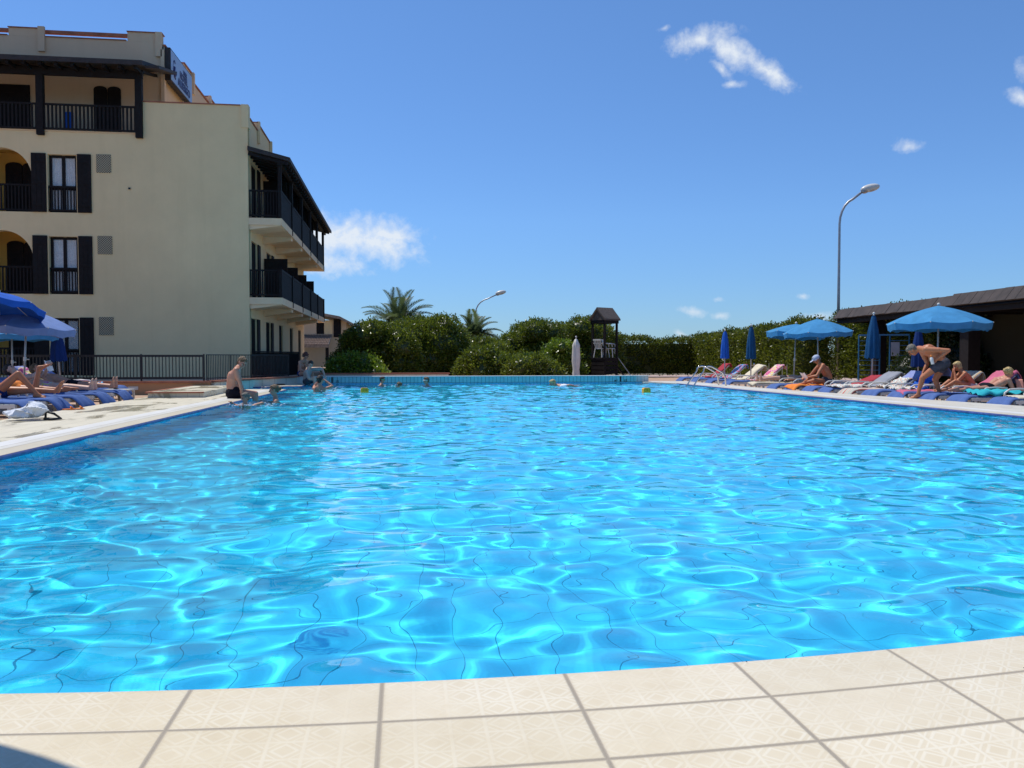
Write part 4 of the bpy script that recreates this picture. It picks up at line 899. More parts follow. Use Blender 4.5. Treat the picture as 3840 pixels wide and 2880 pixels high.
def lounger(label, loc, rz, a=34, cover='blue_cover', back='blue_light', seed=0, group=None, name='sun_lounger', arms=True):
    t = thing(name, label, 'sun lounger', loc, rz, group); W = M['white_plastic']
    g = MB()
    for y in (-.31, .31): g.beam((0.02, y, SEAT-.035), (1.95, y, SEAT-.035), .035, .06)
    for x in (.03, .65, 1.18, 1.92): g.box(x-.02, x+.02, -.29, .29, SEAT-.06, SEAT-.02)
    g.obj('frame', W, t)
    g = MB()
    for k in range(14): x = .05+k*.082; g.box(x, x+.065, -.29, .29, SEAT-.018, SEAT+.004)
    g.obj('seat', W, t)
    ca, sa = math.cos(R(a)), math.sin(R(a)); g = MB()
    for y in (-.28, .28): g.beam((1.15, y, SEAT), (1.15+.76*ca, y, SEAT+.76*sa), .04, .035)
    for k in range(9): d = .04+k*.085; g.beam((1.15+d*ca, -.26, SEAT+d*sa), (1.15+d*ca, .26, SEAT+d*sa), .055, .014, (-sa, 0, ca))
    for y in (-.2, .2): g.beam((1.15+.5*ca, y, SEAT+.5*sa), (1.15+.5*ca+.12, y, SEAT-.02), .025, .025, (0,1,0))
    g.obj('backrest', W, t)
    for x in (.12, 1.72):
        for y in (-.29, .29): q = MB(); q.beam((x, y, SEAT-.05), (x+(.03 if x > 1 else -.03), y*1.06, 0), .055, .05, (0,1,0)); q.obj('leg', W, t)
    if arms:
        for y in (-.34, .34): q = MB(); q.tube([(.72, y, SEAT-.03), (.74, y, SEAT+.10), (.84, y, SEAT+.165), (1.05, y, SEAT+.18), (1.32, y, SEAT+.17), (1.36, y, SEAT+.0)], .021, 7); q.obj('armrest', W, t, True)
    if cover:
        m, cum = drape(a, .04, 1.42, .60, .012, seed, .008, .12); m.obj('cover', M[cover], t, True)
    if back:
        m, cum = drape(a, cum[5] if cover else 1.45, lounger_path(a)[1][-1], .62, .016, seed+50, .008, 0); m.obj('headrest_cover', M[back], t, True)
    return t
def towel(label, loc, rz, a, s0, s1, w, mat, seed=0, wob=.02, off=.04, skew=.1, name='towel', group=None):
    m, cum = drape(a, s0, s1, w, off, seed, wob, .1, 30, .012, skew); o = m.obj(name, M[mat], None, True); o.location = loc; o.rotation_euler = (0, 0, rz)
    return tag(o, label, 'towel', group)
XO = lambda y: 10.40 if y > 22 else 10.40+(22-y)*.125
PR = -.20
GR = 'sun loungers in the row on the right side'
def fr(y): return (XO(y)+.16, y, PR)
RL = [  # y, back angle, cover, headrest, label
 (30.4, 40, 'blue_cover', None, 'farthest right-hand lounger, its raised back wrapped in a red and blue towel'),
 (28.9, 38, 'blue_cover', None, 'far right-hand lounger with a turquoise and red printed back under the first navy closed parasol'),
 (27.4, 38, 'blue_cover', None, 'far right-hand lounger with a cream back towel, third from the far end'),
 (25.9, 40, 'blue_cover', None, 'far right-hand lounger with a pink and yellow back towel'),
 (24.1, 8, None, None, 'flat white lounger carrying the sunbather beside the pink and yellow towel'),
 (22.5, 8, 'blue_cover', None, 'flat lounger with a blue foot cover just left of the reading man'),
 (21.5, 10, 'blue_cover', None, 'lounger on which the man in the pale cap reads'),
 (20.7, 22, 'blue_cover', 'red', 'lounger with a red headrest right behind the reading man'),
 (20.0, 30, 'blue_cover', 'grey_cloth', 'lounger with a grey covered back left of the petrol blue closed parasol'),
 (19.15, 33, 'redstripe', 'blue_light', 'lounger with a striped foot towel and pale blue back behind the tall closed parasol'),
 (18.3, 46, 'blue_cover', 'blue_light', 'lounger with the steepest blue back, left of the multicoloured striped one'),
 (17.4, 36, 'blue_cover', 'multi', 'lounger with a multicoloured striped back behind the bending man'),
 (16.5, 34, 'blue_cover', 'blue_cover', 'blue covered lounger partly hidden by the legs of the bending man'),
 (15.65, 6, 'blue_cover', None, 'flat lounger right of the bending man with a turquoise towel on it'),
 (14.60, 6, 'blue_cover', None, 'nearest right-hand lounger, cut by the right edge of the picture'),
]
for i, (y, a, c, b, l) in enumerate(RL): lounger(l, fr(y), 0, a, c, b, i, GR)
def T(y, *k, **kw): towel(k[0], fr(y), 0, *k[1:], **kw)
T(30.4, 'red and blue towel over the back of the farthest right-hand lounger', 40, 1.15, 2.42, .6, 'red', 1)
T(28.9, 'blue and red printed towel on the back of the second farthest lounger', 38, 1.1, 2.42, .62, 'bluered', 2)
T(27.4, 'cream towel over the back of the third farthest right-hand lounger', 38, 1.1, 2.5, .66, 'cream', 3)
T(25.9, 'pink and yellow flowered towel over a raised lounger back', 40, 1.0, 2.42, .6, 'floral', 4)
T(24.1, 'cream towel spread under the sunbather lying beyond the reading man', 8, .25, 2.0, .58, 'cream', 5, wob=.008, off=.02)
T(21.5, 'orange towel spread beneath the reading man in the pale cap', 10, .18, 1.5, .66, 'orange', 6, wob=.03, off=.03)
T(20.0, 'crumpled striped towel on the lounger right of the reading man', 30, .35, 1.35, .6, 'crumple', 7, wob=.045, off=.055)
T(19.15, 'crumpled white and red towel at the base of the pale blue back', 33, 1.15, 1.95, .55, 'crumple', 8, wob=.05, off=.06)
T(18.3, 'deep blue towel bunched low on the steepest lounger back', 46, 1.35, 1.9, .60, 'royal', 9, wob=.05, off=.07)
T(18.3, 'crumpled pale printed towel lying below the bunched blue one', 46, .8, 1.4, .5, 'crumple', 10, wob=.04, off=.06)
T(17.4, 'pink towel lying on the blue lounger cover behind the front foot of the bending man', 36, .3, 1.3, .45, 'pink', 11, wob=.02, off=.03)
T(15.65, 'turquoise towel bunched on the flat lounger at the right', 6, .55, 1.55, .66, 'turq', 12, wob=.06, off=.075)
T(14.6, 'cream towel on the nearest right-hand lounger', 6, .5, 1.9, .5, 'cream', 13, wob=.012, off=.03)
T(16.5, 'pink towel with an orange hem hanging over the lounger back beside the blond girl', 34, 1.35, 2.42, .60, 'pink', 14, wob=.03, off=.05)
g = MB(); g.sheet(lambda u, v: (12.98+.10*u, 16.15-.12*v-.1*u, .43-.40*v+.03*math.sin(v*7)), 6, 8, .012)
tag(g.obj('coral_cloth', M['coral'], None, True), 'coral striped cloth hanging at the side of the lounger with the pink towel', 'cloth')
def leg_loc(y, x, z=PR): return (XO(y)+.16+x, y, z)

def canopy(mb, h, rad, drop, n=8, val=.13, sag=.045):
    def rim(a, t):
        k = (a*n/(2*math.pi)) % 1; s = math.sin(math.pi*k)
        rr = rad*t*(math.cos(math.pi/n)/math.cos((k-.5)*2*math.pi/n)*.55+.45)
        z = h-drop*(.55*t+.45*t*t)-sag*s*t*t
        return (rr*math.cos(a), rr*math.sin(a), z)
    mb.sheet(lambda u, v: rim(2*math.pi*u, max(v, .02)), n*6, 8, .006)
    def vfn(u, v):
        x, y, z = rim(2*math.pi*u, 1); k = (u*n) % 1
        return (x*(1.0-.03*v), y*(1.0-.03*v), z-v*val*(1-.18*abs(math.sin(math.pi*k*2))))
    mb.sheet(vfn, n*6, 2, .005)
    return rim
def parasol(label, loc, h, rad, drop, mat, group='open parasols', tilt=(0,0), val=.13, lean=(0,0)):
    t = thing('parasol', label, 'parasol', loc, random.uniform(0, .7), group); t.rotation_euler = (R(tilt[0]), R(tilt[1]), t.rotation_euler.z)
    g = MB(); canopy(g, h, rad, drop, 8, val); autosmooth(g.obj('canopy', M[mat], t), 24)
    g = MB(); g.tube([(0,0,0), (0,0,h-.02)], .021, 8); g.obj('pole', M['pole'], t, True)
    g = MB(); g.tube([(0,0,h*.46), (0,0,h*.46+.09)], .032, 8); g.tube([(.02,0,h*.48), (.085,0,h*.48)], .012, 6); g.obj('clamp', M['white_plastic'], t)
    g = MB(); g.ball((0,0,h+.035), .038, 8, 6); g.obj('finial', M['white_plastic'], t, True)
    for k in range(8):
        a = 2*math.pi*k/8; g = MB(); c, s = math.cos(a), math.sin(a)
        g.tube([(0,0,h-.03), (rad*.5*c, rad*.5*s, h-drop*.39-.02), (rad*.985*c, rad*.985*s, h-drop-.012)], .007, 5); g.ball((rad*1.0*c, rad*1.0*s, h-drop-.005), .015, 6, 4); g.obj('rib', M['white_plastic'], t)
    return t
def closed(label, loc, h, bot, r, mat, group='closed parasols', tilt=(0,0)):
    t = thing('closed_parasol', label, 'parasol', loc, random.uniform(0, 1), group); t.rotation_euler = (R(tilt[0]), R(tilt[1]), t.rotation_euler.z)
    g = MB(); n = 32; vs = []; L = h-bot; r = r*.72
    pr = [(0, .035), (.05, .06), (.15, .085), (.35, .45*r+.05), (.6, .72*r+.03), (.85, .95*r), (1, r)]
    for q, rr in pr:
        for k in range(n): a = 2*math.pi*k/n; x = rr*(1+.20*q*math.cos(8*a)); vs.append((x*math.cos(a), x*math.sin(a), h-.02-q*L+(.02*math.cos(8*a) if q == 1 else 0)))
    fs = [((j+1)*n+k, (j+1)*n+(k+1) % n, j*n+(k+1) % n, j*n+k) for j in range(len(pr)-1) for k in range(n)]
    g.add(vs, fs+[tuple(range(n-1, -1, -1))]); m_ = len(pr)-1
    g.obj('canopy', M[mat], t, True)
    g = MB(); g.tube([(0,0,0), (0,0,h)], .021, 8); g.obj('pole', M['pole'], t, True)
    g = MB(); g.ball((0,0,h+.03), .036, 8, 6); g.obj('finial', M['white_plastic'], t, True); return t
closed('closed royal blue parasol with white hem, leftmost on the right side', (11.75, 29.2, PR), 2.06, 1.06, .19, 'royal')
closed('closed petrol blue parasol second from the left on the right side', (11.8, 27.0, PR), 2.15, 1.05, .21, 'teal_closed')
parasol('light blue open parasol tilted behind the larger one at the right', (12.0, 24.3, PR), 2.12, .88, .26, 'sky_canvas', tilt=(0, 3), val=.17)
parasol('light blue open parasol above the reading man', (12.0, 22.7, PR), 2.20, .98, .38, 'sky_canvas', tilt=(0, -2), val=.13)
closed('tall closed petrol parasol in front of the dark roof pillar', (12.55, 20.9, PR), 2.25, 1.08, .25, 'teal_closed', tilt=(0, 2))
closed('closed navy parasol behind the bending man', (14.1, 21.2, PR), 1.95, .85, .22, 'navy')
parasol('large light blue open parasol over the blond girl at the right', (12.85, 18.55, PR), 2.34, 1.16, .42, 'sky_canvas', tilt=(0, 0), val=.17)
# left side
PL = -.12
parasol('royal blue open parasol at the left edge of the picture', (-7.82, 17.0, PL), 2.38, .84, .34, 'royal', tilt=(-15, 3))
parasol('faded lavender open parasol overlapped by the royal blue one', (-7.92, 18.6, PL), 2.04, .97, .38, 'lav', tilt=(0, 3), val=.16)
parasol('small light blue open parasol low behind the lavender one', (-9.6, 22.0, PL), 1.86, 1.05, .28, 'sky_canvas')
closed('closed navy parasol in front of the hotel, left side', (-8.66, 22.5, PL), 1.78, .93, .25, 'navy', tilt=(0, -3))
GL = 'sun loungers in the row on the left side'
LLs = [(14.3, -6.05, 'nearest left-hand lounger, grey towel end cut by the picture edge'), (15.25, -5.98, 'left-hand lounger carrying the person with one knee bent'),
       (16.2, -5.95, 'left-hand lounger with the draped blue cover beneath the person lying face down'), (17.3, -5.92, 'left-hand lounger of the person holding up a book'),
       (18.35, -5.9, 'left-hand lounger farthest along with two bare feet over its end')]
for i, (y, x, l) in enumerate(LLs): lounger(l, (x, y, PL), math.pi, 22 if i != 2 else 6, 'blue_cover', 'blue_light', 60+i, GL)
lounger('empty lounger with raised lavender back behind the left-hand sunbathers', (-6.9, 20.2, PL), math.pi, 38, 'blue_cover', 'blue_light', 70, GL)
lounger('empty lounger with printed towels just left of the closed navy parasol', (-6.8, 21.2, PL), math.pi, 34, 'blue_cover', 'blue_light', 71, GL)
towel('pink and white printed towel on the raised back of an empty left-hand lounger', (-6.9, 20.2, PL), math.pi, 38, 1.2, 2.2, .55, 'floral', 41, .04, .05)
towel('blue and red printed towel heaped on the empty lounger near the navy parasol', (-6.8, 21.2, PL), math.pi, 34, .8, 1.8, .55, 'bluered', 42, .05, .06)
tb = thing('low_table', 'low white plastic table behind the last left-hand feet', 'table', (-6.35, 19.6, PL))
q = MB(); q.box(-.3, .3, -.25, .25, .27, .30); q.obj('tabletop', M['white_plastic'], tb)
for sx in (-1, 1):
    for sy in (-1, 1): q = MB(); q.box(sx*.27-.02, sx*.27+.02, sy*.22-.02, sy*.22+.02, 0, .27); q.obj('leg', M['white_plastic'], tb)
q = MB(); q.ball((-6.4, 19.62, .20), .05, 10, 6, (1.3, .8, .4)); tag(q.obj('sunglasses_case', M['black'], None, True), 'small dark case lying on the low white table', 'case')
# white bag
bg_ = MB(); n = 20
def bagf(u, v):
    a = 2*math.pi*u; r_ = math.sin(math.pi*max(.02, min(.98, v)))**.55; wv = 1+.16*math.sin(3*a+6*v)+.09*math.sin(7*a-5*v)
    cr = .03*abs(math.sin(4*a+11*v))+.022*abs(math.sin(9*a-6*v))
    return ((.30*r_*wv-cr)*math.cos(a), (.17*r_*wv-cr)*math.sin(a), .085-.085*math.cos(math.pi*v)+(.05*abs(math.sin(3*a+7*v))-.02)*math.sin(math.pi*v)+.07*v*math.cos(a-.3))
bg_.sheet(bagf, 40, 16, .004); bo = bg_.obj('carrier_bag', M['white_shirt'], None); autosmooth(bo, 28); bo.location = (-5.38, 12.75, .03)
tag(bo, 'crumpled white carrier bag on the left surround near the loungers', 'bag')
q = MB(); q.tube([(-5.13, 12.75, .03), (-5.10, 12.7, .12), (-5.0, 12.72, .09), (-4.92, 12.75, .02), (-4.99, 12.62, .02), (-5.12, 12.68, .02)], .018, 6); tag(q.obj('sunglasses', M['black'], None, True), 'black framed sunglasses beside the white bag', 'sunglasses')
for k, (dx, dy) in enumerate(((0, 0), (.12, .1))):
    f = MB(); f.ball((-5.66+dx, 15.0+dy, .015), .12, 12, 4, (1, .4, .1)); f.tube([(-5.6+dx, 14.96+dy, .02), (-5.63+dx, 15+dy, .06), (-5.6+dx, 15.04+dy, .02)], .012, 5)
    tag(f.obj('flip_flop', M['orange'], None, True), 'orange flip flop on the edge of the left surround, '+('nearer of the pair' if k == 0 else 'farther of the pair'), 'flip flop', 'orange flip flops')
for k, (x, y) in enumerate(((11.9, 14.9), (12.08, 14.98))):
    f = MB(); f.ball((x-.35, y, PR+.02), .13, 12, 4, (1, .4, .14)); f.tube([(x-.29, y-.04, PR+.03), (x-.32, y, PR+.08), (x-.29, y+.04, PR+.03)], .013, 5)
    tag(f.obj('flip_flop', M['coral'], None, True), 'coral flip flop under the turquoise towel lounger, '+('left one' if k == 0 else 'right one'), 'flip flop', 'coral flip flops')
for k, (x, y) in enumerate(((-3.95, 27.0), (-3.82, 27.1))):
    f = MB(); f.ball((x, y, .02), .12, 10, 4, (1, .4, .25)); tag(f.obj('sandal', M['hair_br'], None, True), 'brown sandal left on the far landing, '+('left one' if k == 0 else 'right one'), 'sandal', 'sandals on the landing')
for k, (x, y) in enumerate(((-5.75, 19.9), (-5.82, 20.1))):
    f = MB(); f.ball((x, y, PL+.03), .13, 10, 4, (.5, 1, .35)); tag(f.obj('shoe', M['white_paint'], None, True), 'white shoe on the patio beside the low step, '+('near one' if k == 0 else 'far one'), 'shoe', 'white shoes by the step')

# ------------------------------------------------------------------ pool equipment
lad = thing('pool_ladder', 'curved stainless steel pool ladder rails at the far right corner', 'pool ladder', (9.2, 25, 0)); lo_ = (9.2, 25, 0)
for y in (25.35, 24.75):
    g = MB(lo_); pts = [(8.86, y, -.75), (8.92, y, -.05), (9.28, y, .46)]
    pts += [(9.45+.17*math.cos(R(a)), y, .50+.11*math.sin(R(a))) for a in (160, 130, 95, 60)] + [(9.72, y, .50), (9.90, y, .40), (9.98, y, .26), (10.0, y, 0)]
    g.tube(pts, .024, 10); g.obj('handrail', M['steel'], lad, True)
for z in (-.25, -.5): g = MB(lo_); g.box(8.86, 8.98, 24.77, 25.33, z-.015, z+.015); g.obj('step', M['steel'], lad)
for nm, x, y, s_ in (('leftmost', -.99, 21.98, '1.15'), ('rightmost', 6.32, 21.02, '1')):
    b = thing('float', 'small yellow box float on the water, %s of the two' % ('left' if nm == 'leftmost' else 'right'), 'pool float', (x, y, WL), R(8), 'yellow pool floats')
    g = MB(); h, w, c = .14, .10, .03
    g.prism([(-w+c, -.03), (w-c, -.03), (w, 0), (w, h-c), (w-c, h), (-w+c, h), (-w, h-c), (-w, 0)], 'y', -.06, .06); g.obj('body', M['yellow'], b)
    text_mesh('lettering', s_, .07, M['black'], (0, -.0625, .055), RX, b, .001)

# ------------------------------------------------------------------ right patio and pavilion
g = MB(); pv = thing('pavilion', 'open shelter with a long brown tiled roof edge and dark pillars on the right', 'pavilion', (17, 23, PR)); po = (17, 23, PR)
xe = lambda y: 17.1-(31.3-y)*.063
TB = plain('brown_slab_tile', (.042, .030, .026), .8, .4, 3)
g = MB(po); y = 31.3; k = 0
while y > 9:
    y2 = y-.40; dz = 0 if y > 24 else .045
    v1 = random.uniform(-.008, .008)
    g.add([(xe(y), y-.006, 2.43+dz+v1), (xe(y2), y2+.006, 2.43+dz+v1), (xe(y2)+.30, y2+.006, 2.80+dz+v1), (xe(y)+.30, y-.006, 2.80+dz+v1),
           (xe(y)+.06, y-.006, 2.40+dz), (xe(y2)+.06, y2+.006, 2.40+dz), (xe(y2)+.38, y2+.006, 2.77+dz), (xe(y)+.38, y-.006, 2.77+dz)], [(1,0,3,2),(0,1,5,4),(2,3,7,6),(0,4,7,3),(1,2,6,5)])
    y = y2; k += 1
g.obj('roof_edge_tiles', TB, pv)
g = MB(po); g.add([(17.14, 31.25, 2.38), (15.75, 9, 2.38), (22, 9, 2.38), (22, 31.25, 2.38), (17.5, 31.25, 2.76), (16.1, 9, 2.76), (22, 9, 2.76), (22, 31.25, 2.76)], [(0,1,2,3),(7,6,5,4),(0,4,5,1),(1,5,6,2),(2,6,7,3),(3,7,4,0)]); g.obj('roof', M['wood'], pv)
g = MB(po); g.beam((17.32, 31.2, 2.30), (15.95, 9, 2.30), .18, .15); g.obj('eave_beam', M['wood'], pv)
for k in range(16): yy = 31-k*1.4; g = MB(po); g.beam((xe(yy)+.2, yy, 2.31), (21.9, yy, 2.31), .09, .13); g.obj('rafter', M['wood'], pv)
for x, y in ((17.55, 28.8), (17.2, 23.3), (16.8, 17.4), (16.4, 12)): g = MB(po); g.box(x-.2, x+.2, y-.2, y+.2, PR, 2.22); g.obj('pillar', M['wood'], pv)
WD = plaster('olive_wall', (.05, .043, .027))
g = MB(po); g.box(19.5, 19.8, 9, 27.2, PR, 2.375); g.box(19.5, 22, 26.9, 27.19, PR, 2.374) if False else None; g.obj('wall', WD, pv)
shrub('dark climbing plant against the shelter wall behind the large light blue parasol', 18.4, 19.6, 26.2, 2.3, 'ivy', 51, 2.0, 10, 60, .11, 'climber', PR, 'climber', 'plants under the shelter')
shrub('dark plant at the foot of the shelter wall at the right edge', 17.9, 19.4, 20.5, 1.15, 'ivy', 52, 2.4, 10, 60, .11, 'climber', PR, 'climber', 'plants under the shelter')
shrub('bushy plant behind the bending man beside the blue rack', 16.2, 17.6, 25.6, 1.25, 'ivy', 53, 1.4, 8, 60, .10, 'shrub', PR, 'shrub', 'plants under the shelter')
BL = plain('blue_paint', (.02, .12, .26), .4, .1)
rk = thing('blue_rack', 'blue metal rack with horizontal bars around the dark pillar', 'rack', (17.3, 27.5, PR)); ro = (17.3, 27.5, PR)
RA, RB = Vector((16.25, 27.9, 0)), Vector((17.65, 27.05, 0))
for f in (0, .42, .62, 1): p = RA.lerp(RB, f); g = MB(ro); g.beam(p+Vector((0,0,PR)), p+Vector((0,0,1.68)), .035, .035, (0,1,0)); g.obj('upright', BL, rk)
g = MB(ro)
for k in range(11): z = -.1+k*.175; g.beam(RA+Vector((0,0,z)), RA.lerp(RB, .42)+Vector((0,0,z)), .018, .018); g.beam(RA.lerp(RB, .62)+Vector((0,0,z)), RB+Vector((0,0,z)), .018, .018)
g.beam(RA+Vector((0,0,1.68)), RB+Vector((0,0,1.68)), .05, .05); g.obj('bars', BL, rk)
p = RA.lerp(RB, .72); g = MB(); d_ = (RB-RA).normalized(); nn_ = Vector((d_.y, -d_.x, 0))
a_, b_ = p-d_*.13+nn_*.05, p+d_*.15+nn_*.05
g.add([a_+Vector((0,0,.93)), b_+Vector((0,0,.93)), b_+Vector((0,0,1.42)), a_+Vector((0,0,1.42)), a_-nn_*.01+Vector((0,0,.93)), b_-nn_*.01+Vector((0,0,.93)), b_-nn_*.01+Vector((0,0,1.42)), a_-nn_*.01+Vector((0,0,1.42))], [(0,1,2,3),(7,6,5,4),(0,4,5,1),(1,5,6,2),(2,6,7,3),(3,7,4,0)])
tag(g.obj('notice', M['grey_cloth']), 'pale paper notice fixed on the right part of the blue rack', 'notice')
for k, (y, l) in enumerate(((32.8, 'leftmost'), (32.1, 'second from the left'), (31.4, 'middle'), (30.9, 'fourth from the left'), (30.5, 'rightmost'))):
    g = MB(); g.tube([(14.8, y, PR), (14.8, y, .60+.03*(k % 2))], .012, 6); tag(g.obj('thin_post', M['pole']), 'thin pale metal post before the hedge, '+l+' of five', 'post', 'thin posts before the hedge')
sh = thing('shower', 'small metal shower tap beside the first closed parasols', 'shower', (13.9, 31.6, PR)); g = MB(); g.tube([(0,0,0), (.04,0,.75)], .022, 6); g.obj('pipe', M['pole'], sh); g = MB(); g.ball((.05,0,.8), .05, 8, 6); g.tube([(0,0,.74), (-.08,0,.78)], .015, 6); g.obj('tap', M['steel'], sh)

# ------------------------------------------------------------------ people
DG = bpy.context
def remesh(mb, name, mat, parent, vox, smooth_it=6, disp=None):
    me = bpy.data.meshes.new(name); me.from_pydata(mb.v, [], mb.f); o = bpy.data.objects.new(name, me); C.objects.link(o)
    bm = bmesh.new(); bm.from_mesh(me); bmesh.ops.recalc_face_normals(bm, faces=bm.faces); bm.to_mesh(me); bm.free()
    r = o.modifiers.new('r', 'REMESH'); r.mode = 'VOXEL'; r.voxel_size = vox
    s = o.modifiers.new('s', 'SMOOTH'); s.iterations = smooth_it; s.factor = .5
    dg = bpy.context.evaluated_depsgraph_get(); dg.update(); m2 = bpy.data.meshes.new_from_object(o.evaluated_get(dg)); m2.name = name
    bpy.data.objects.remove(o); bpy.data.meshes.remove(me)
    if disp:
        for v in m2.vertices: v.co = disp(v.co)
    m2.materials.clear(); m2.materials.append(mat); m2.polygons.foreach_set('use_smooth', [True]*len(m2.polygons))
    o = bpy.data.objects.new(name, m2); C.objects.link(o)
    if parent: o.parent = parent
    return o
V3 = Vector
def frame_from(fwd, up):
    f = V3(fwd).normalized(); u = V3(up); u = (u-f*u.dot(f)).normalized(); r = f.cross(u)   # r = right side of the person
    return f, u, r
def hand(mb, w, el, palm_n, curl, s=1.0, grip=None):
    """palm, five unequal bent fingers; w wrist, direction el->w, palm_n = palm normal"""
    d = (V3(w)-V3(el)).normalized(); n = V3(palm_n); n = (n-d*n.dot(d)).normalized(); sd = d.cross(n)
    c = V3(w)+d*.045*s
    for k in (-.022, 0, .022): mb.cap(V3(w)+sd*k*.5*s, c+d*.035*s+sd*k*1.25*s, .016*s, .014*s, 8)
    for k, L in ((-.033, .060), (-.011, .075), (.011, .080), (.033, .068)):
        p = c+d*.04*s+sd*k*s; a = curl
        q = p+(d*math.cos(a*.5)+n*math.sin(a*.5))*L*.5*s; mb.cap(p, q, .0088*s, .0082*s, 7)
        e = q+(d*math.cos(a*1.4)+n*math.sin(a*1.4))*L*.5*s; mb.cap(q, e, .0082*s, .0070*s, 7)
    p = V3(w)+sd*.028*s+d*.02*s; q = p+(sd*.75+d*.7+n*.25).normalized()*.036*s; mb.cap(p, q, .012*s, .0098*s, 7); mb.cap(q, q+(sd*.25+d*.9+n*.4).normalized()*.03*s, .0098*s, .008*s, 7)
def foot(mb, an, toe, s=1.0, up=(0,0,1)):
    an, toe = V3(an), V3(toe); d = (toe-an); L = d.length; d.normalize(); u = V3(up); u = (u-d*u.dot(d)).normalized(); sd = d.cross(u)
    sole = an-u*.045*s
    mb.cap(an, sole-d*.035*s, .036*s, .030*s); mb.cap(sole-d*.03*s, sole+d*.13*s+u*.005*s, .030*s, .030*s); mb.cap(an, sole+d*.11*s, .034*s, .026*s)
    for k, l in ((-.030, .170), (-.014, .182), (.001, .188), (.016, .190), (.033, .195)):
        r_ = .013 if k > .02 else .0095; mb.cap(sole+d*.10*s+sd*k*.8*s-u*.004*s, sole+d*(l)*s+sd*k*s-u*.012*s, .020*s, r_*s, 8)
def head(mb, c, f, u, s=1.0):
    """skull, jaw, nose, brow, lips, ears; c = centre of the head"""
    f, u, r = frame_from(f, u); rot = Matrix((r, f, u)).transposed(); c = V3(c)
    mb.ball(c+u*.025*s-f*.012*s, .1*s, 16, 12, (.76, .95, .95), rot); mb.ball(c-u*.045*s+f*.022*s, .07*s, 14, 10, (.82, .85, 1.0), rot)
    mb.ball(c-u*.088*s+f*.052*s, .026*s, 10, 8, (1.1, .9, .8), rot)
    mb.cap(c+f*.082*s+u*.012*s, c+f*.108*s-u*.022*s, .010*s, .014*s, 8)
    mb.cap(c+f*.078*s+u*.028*s-r*.035*s, c+f*.078*s+u*.028*s+r*.035*s, .012*s, .012*s, 8)
    mb.cap(c+f*.084*s-u*.050*s-r*.017*s, c+f*.084*s-u*.050*s+r*.017*s, .009*s, .009*s, 8)
    for k in (-1, 1): mb.ball(c+r*.079*s*k-u*.005*s-f*.005*s, .028*s, 8, 6, (.35, .7, 1.05), rot); mb.ball(c+f*.055*s-u*.02*s+r*.04*s*k, .03*s, 8, 6, (1, 1, 1), rot)
def body(J, sk, vox=.010, s=1.0, heavy=1.0, sex='m', curl=(.5, .5), palm=((0,0,-1), (0,0,-1)), fdir=None):
    """J: joints; l/r pairs sh, el, wr, hp, kn, an, toe; single: pel, chest, neck, head; fwd/up of the head"""
    m = MB(); P = {k: V3(v) for k, v in J.items()}
    cl = m.cap
    sh = (P['shl']+P['shr'])/2; hp = (P['hpl']+P['hpr'])/2; lat = (P['shl']-P['shr']).normalized(); spine = (sh-hp).normalized(); bk = lat.cross(spine).normalized()   # bk points to the front of the body
    ch = P.get('chest', hp.lerp(sh, .66)); wa = P.get('waist', hp.lerp(sh, .33)); h = heavy
    for k in (-1, 1):
        cl(ch+lat*.085*k*s+spine*.04, wa+lat*.062*k*s, .098*s*h, .090*s*h); cl(wa+lat*.062*k*s, hp+lat*.075*k*s, .090*s*h, .100*s*h)
        cl(sh+lat*.135*k*s-spine*.02, ch+lat*.105*k*s, .066*s*h, .088*s*h)
        cl(sh+lat*.06*k*s+spine*.0, sh+lat*.155*k*s-spine*.01, .055*s, .052*s)
    for k in (-1, 1): cl(P['neck']-spine*.01, sh+lat*.13*k*s, .052*s*(h if sex == 'm' else .9), .058*s*(h if sex == 'm' else .9))
    if sex == 'f':
        for k in (-1, 1): m.ball(ch+lat*.075*k*s+bk*.085*s+spine*.02, .062*s, 10, 8)
    elif h > 1.05: m.ball(wa+bk*.05*s, .12*s*h, 14, 10, (1.05, 1, .95))
    cl(hp+lat*.075*s-bk*.035*s, hp-lat*.075*s-bk*.035*s, .102*s*h, .102*s*h)
    cl(sh+spine*.01, P['neck'], .068*s, .056*s); cl(P['neck'], P['head']-(P['hup'].normalized()*.06*s), .055*s, .054*s)
    head(m, P['head'], P['hf'], P['hup'], s)
    for q, i in (('l', 0), ('r', 1)):
        S, E_, W_ = P['sh'+q], P['el'+q], P['wr'+q]
        ha = 1+(h-1)*.7; cl(S, E_, .056*s*ha, .040*s); cl(S.lerp(E_, .15), S.lerp(E_, .6), .053*s*ha, .048*s*ha); cl(E_, E_.lerp(W_, .35), .039*s, .040*s); cl(E_.lerp(W_, .3), W_, .041*s, .026*s)
        hand(m, W_, E_, palm[i], curl[i], s)
        if 'kn'+q in P:
            H_, K, A = P['hp'+q], P['kn'+q], P['an'+q]
            cl(H_, K, .086*s*h, .056*s); cl(H_.lerp(K, .1), H_.lerp(K, .55), .084*s, .070*s); cl(K, A, .054*s, .035*s)
            cb = (H_-K).normalized()+(A-K).normalized(); cb = cb.normalized()*.014 if cb.length > .05 else -bk*.012
            cl(K.lerp(A, .12)+cb*s, K.lerp(A, .5)+cb*.6*s, .052*s, .042*s)
            foot(m, A, P['toe'+q], s, P.get('fup'+q, (0,0,1)))
    return m, P, dict(sh=sh, hp=hp, lat=lat, spine=spine, bk=bk, ch=ch, wa=wa)
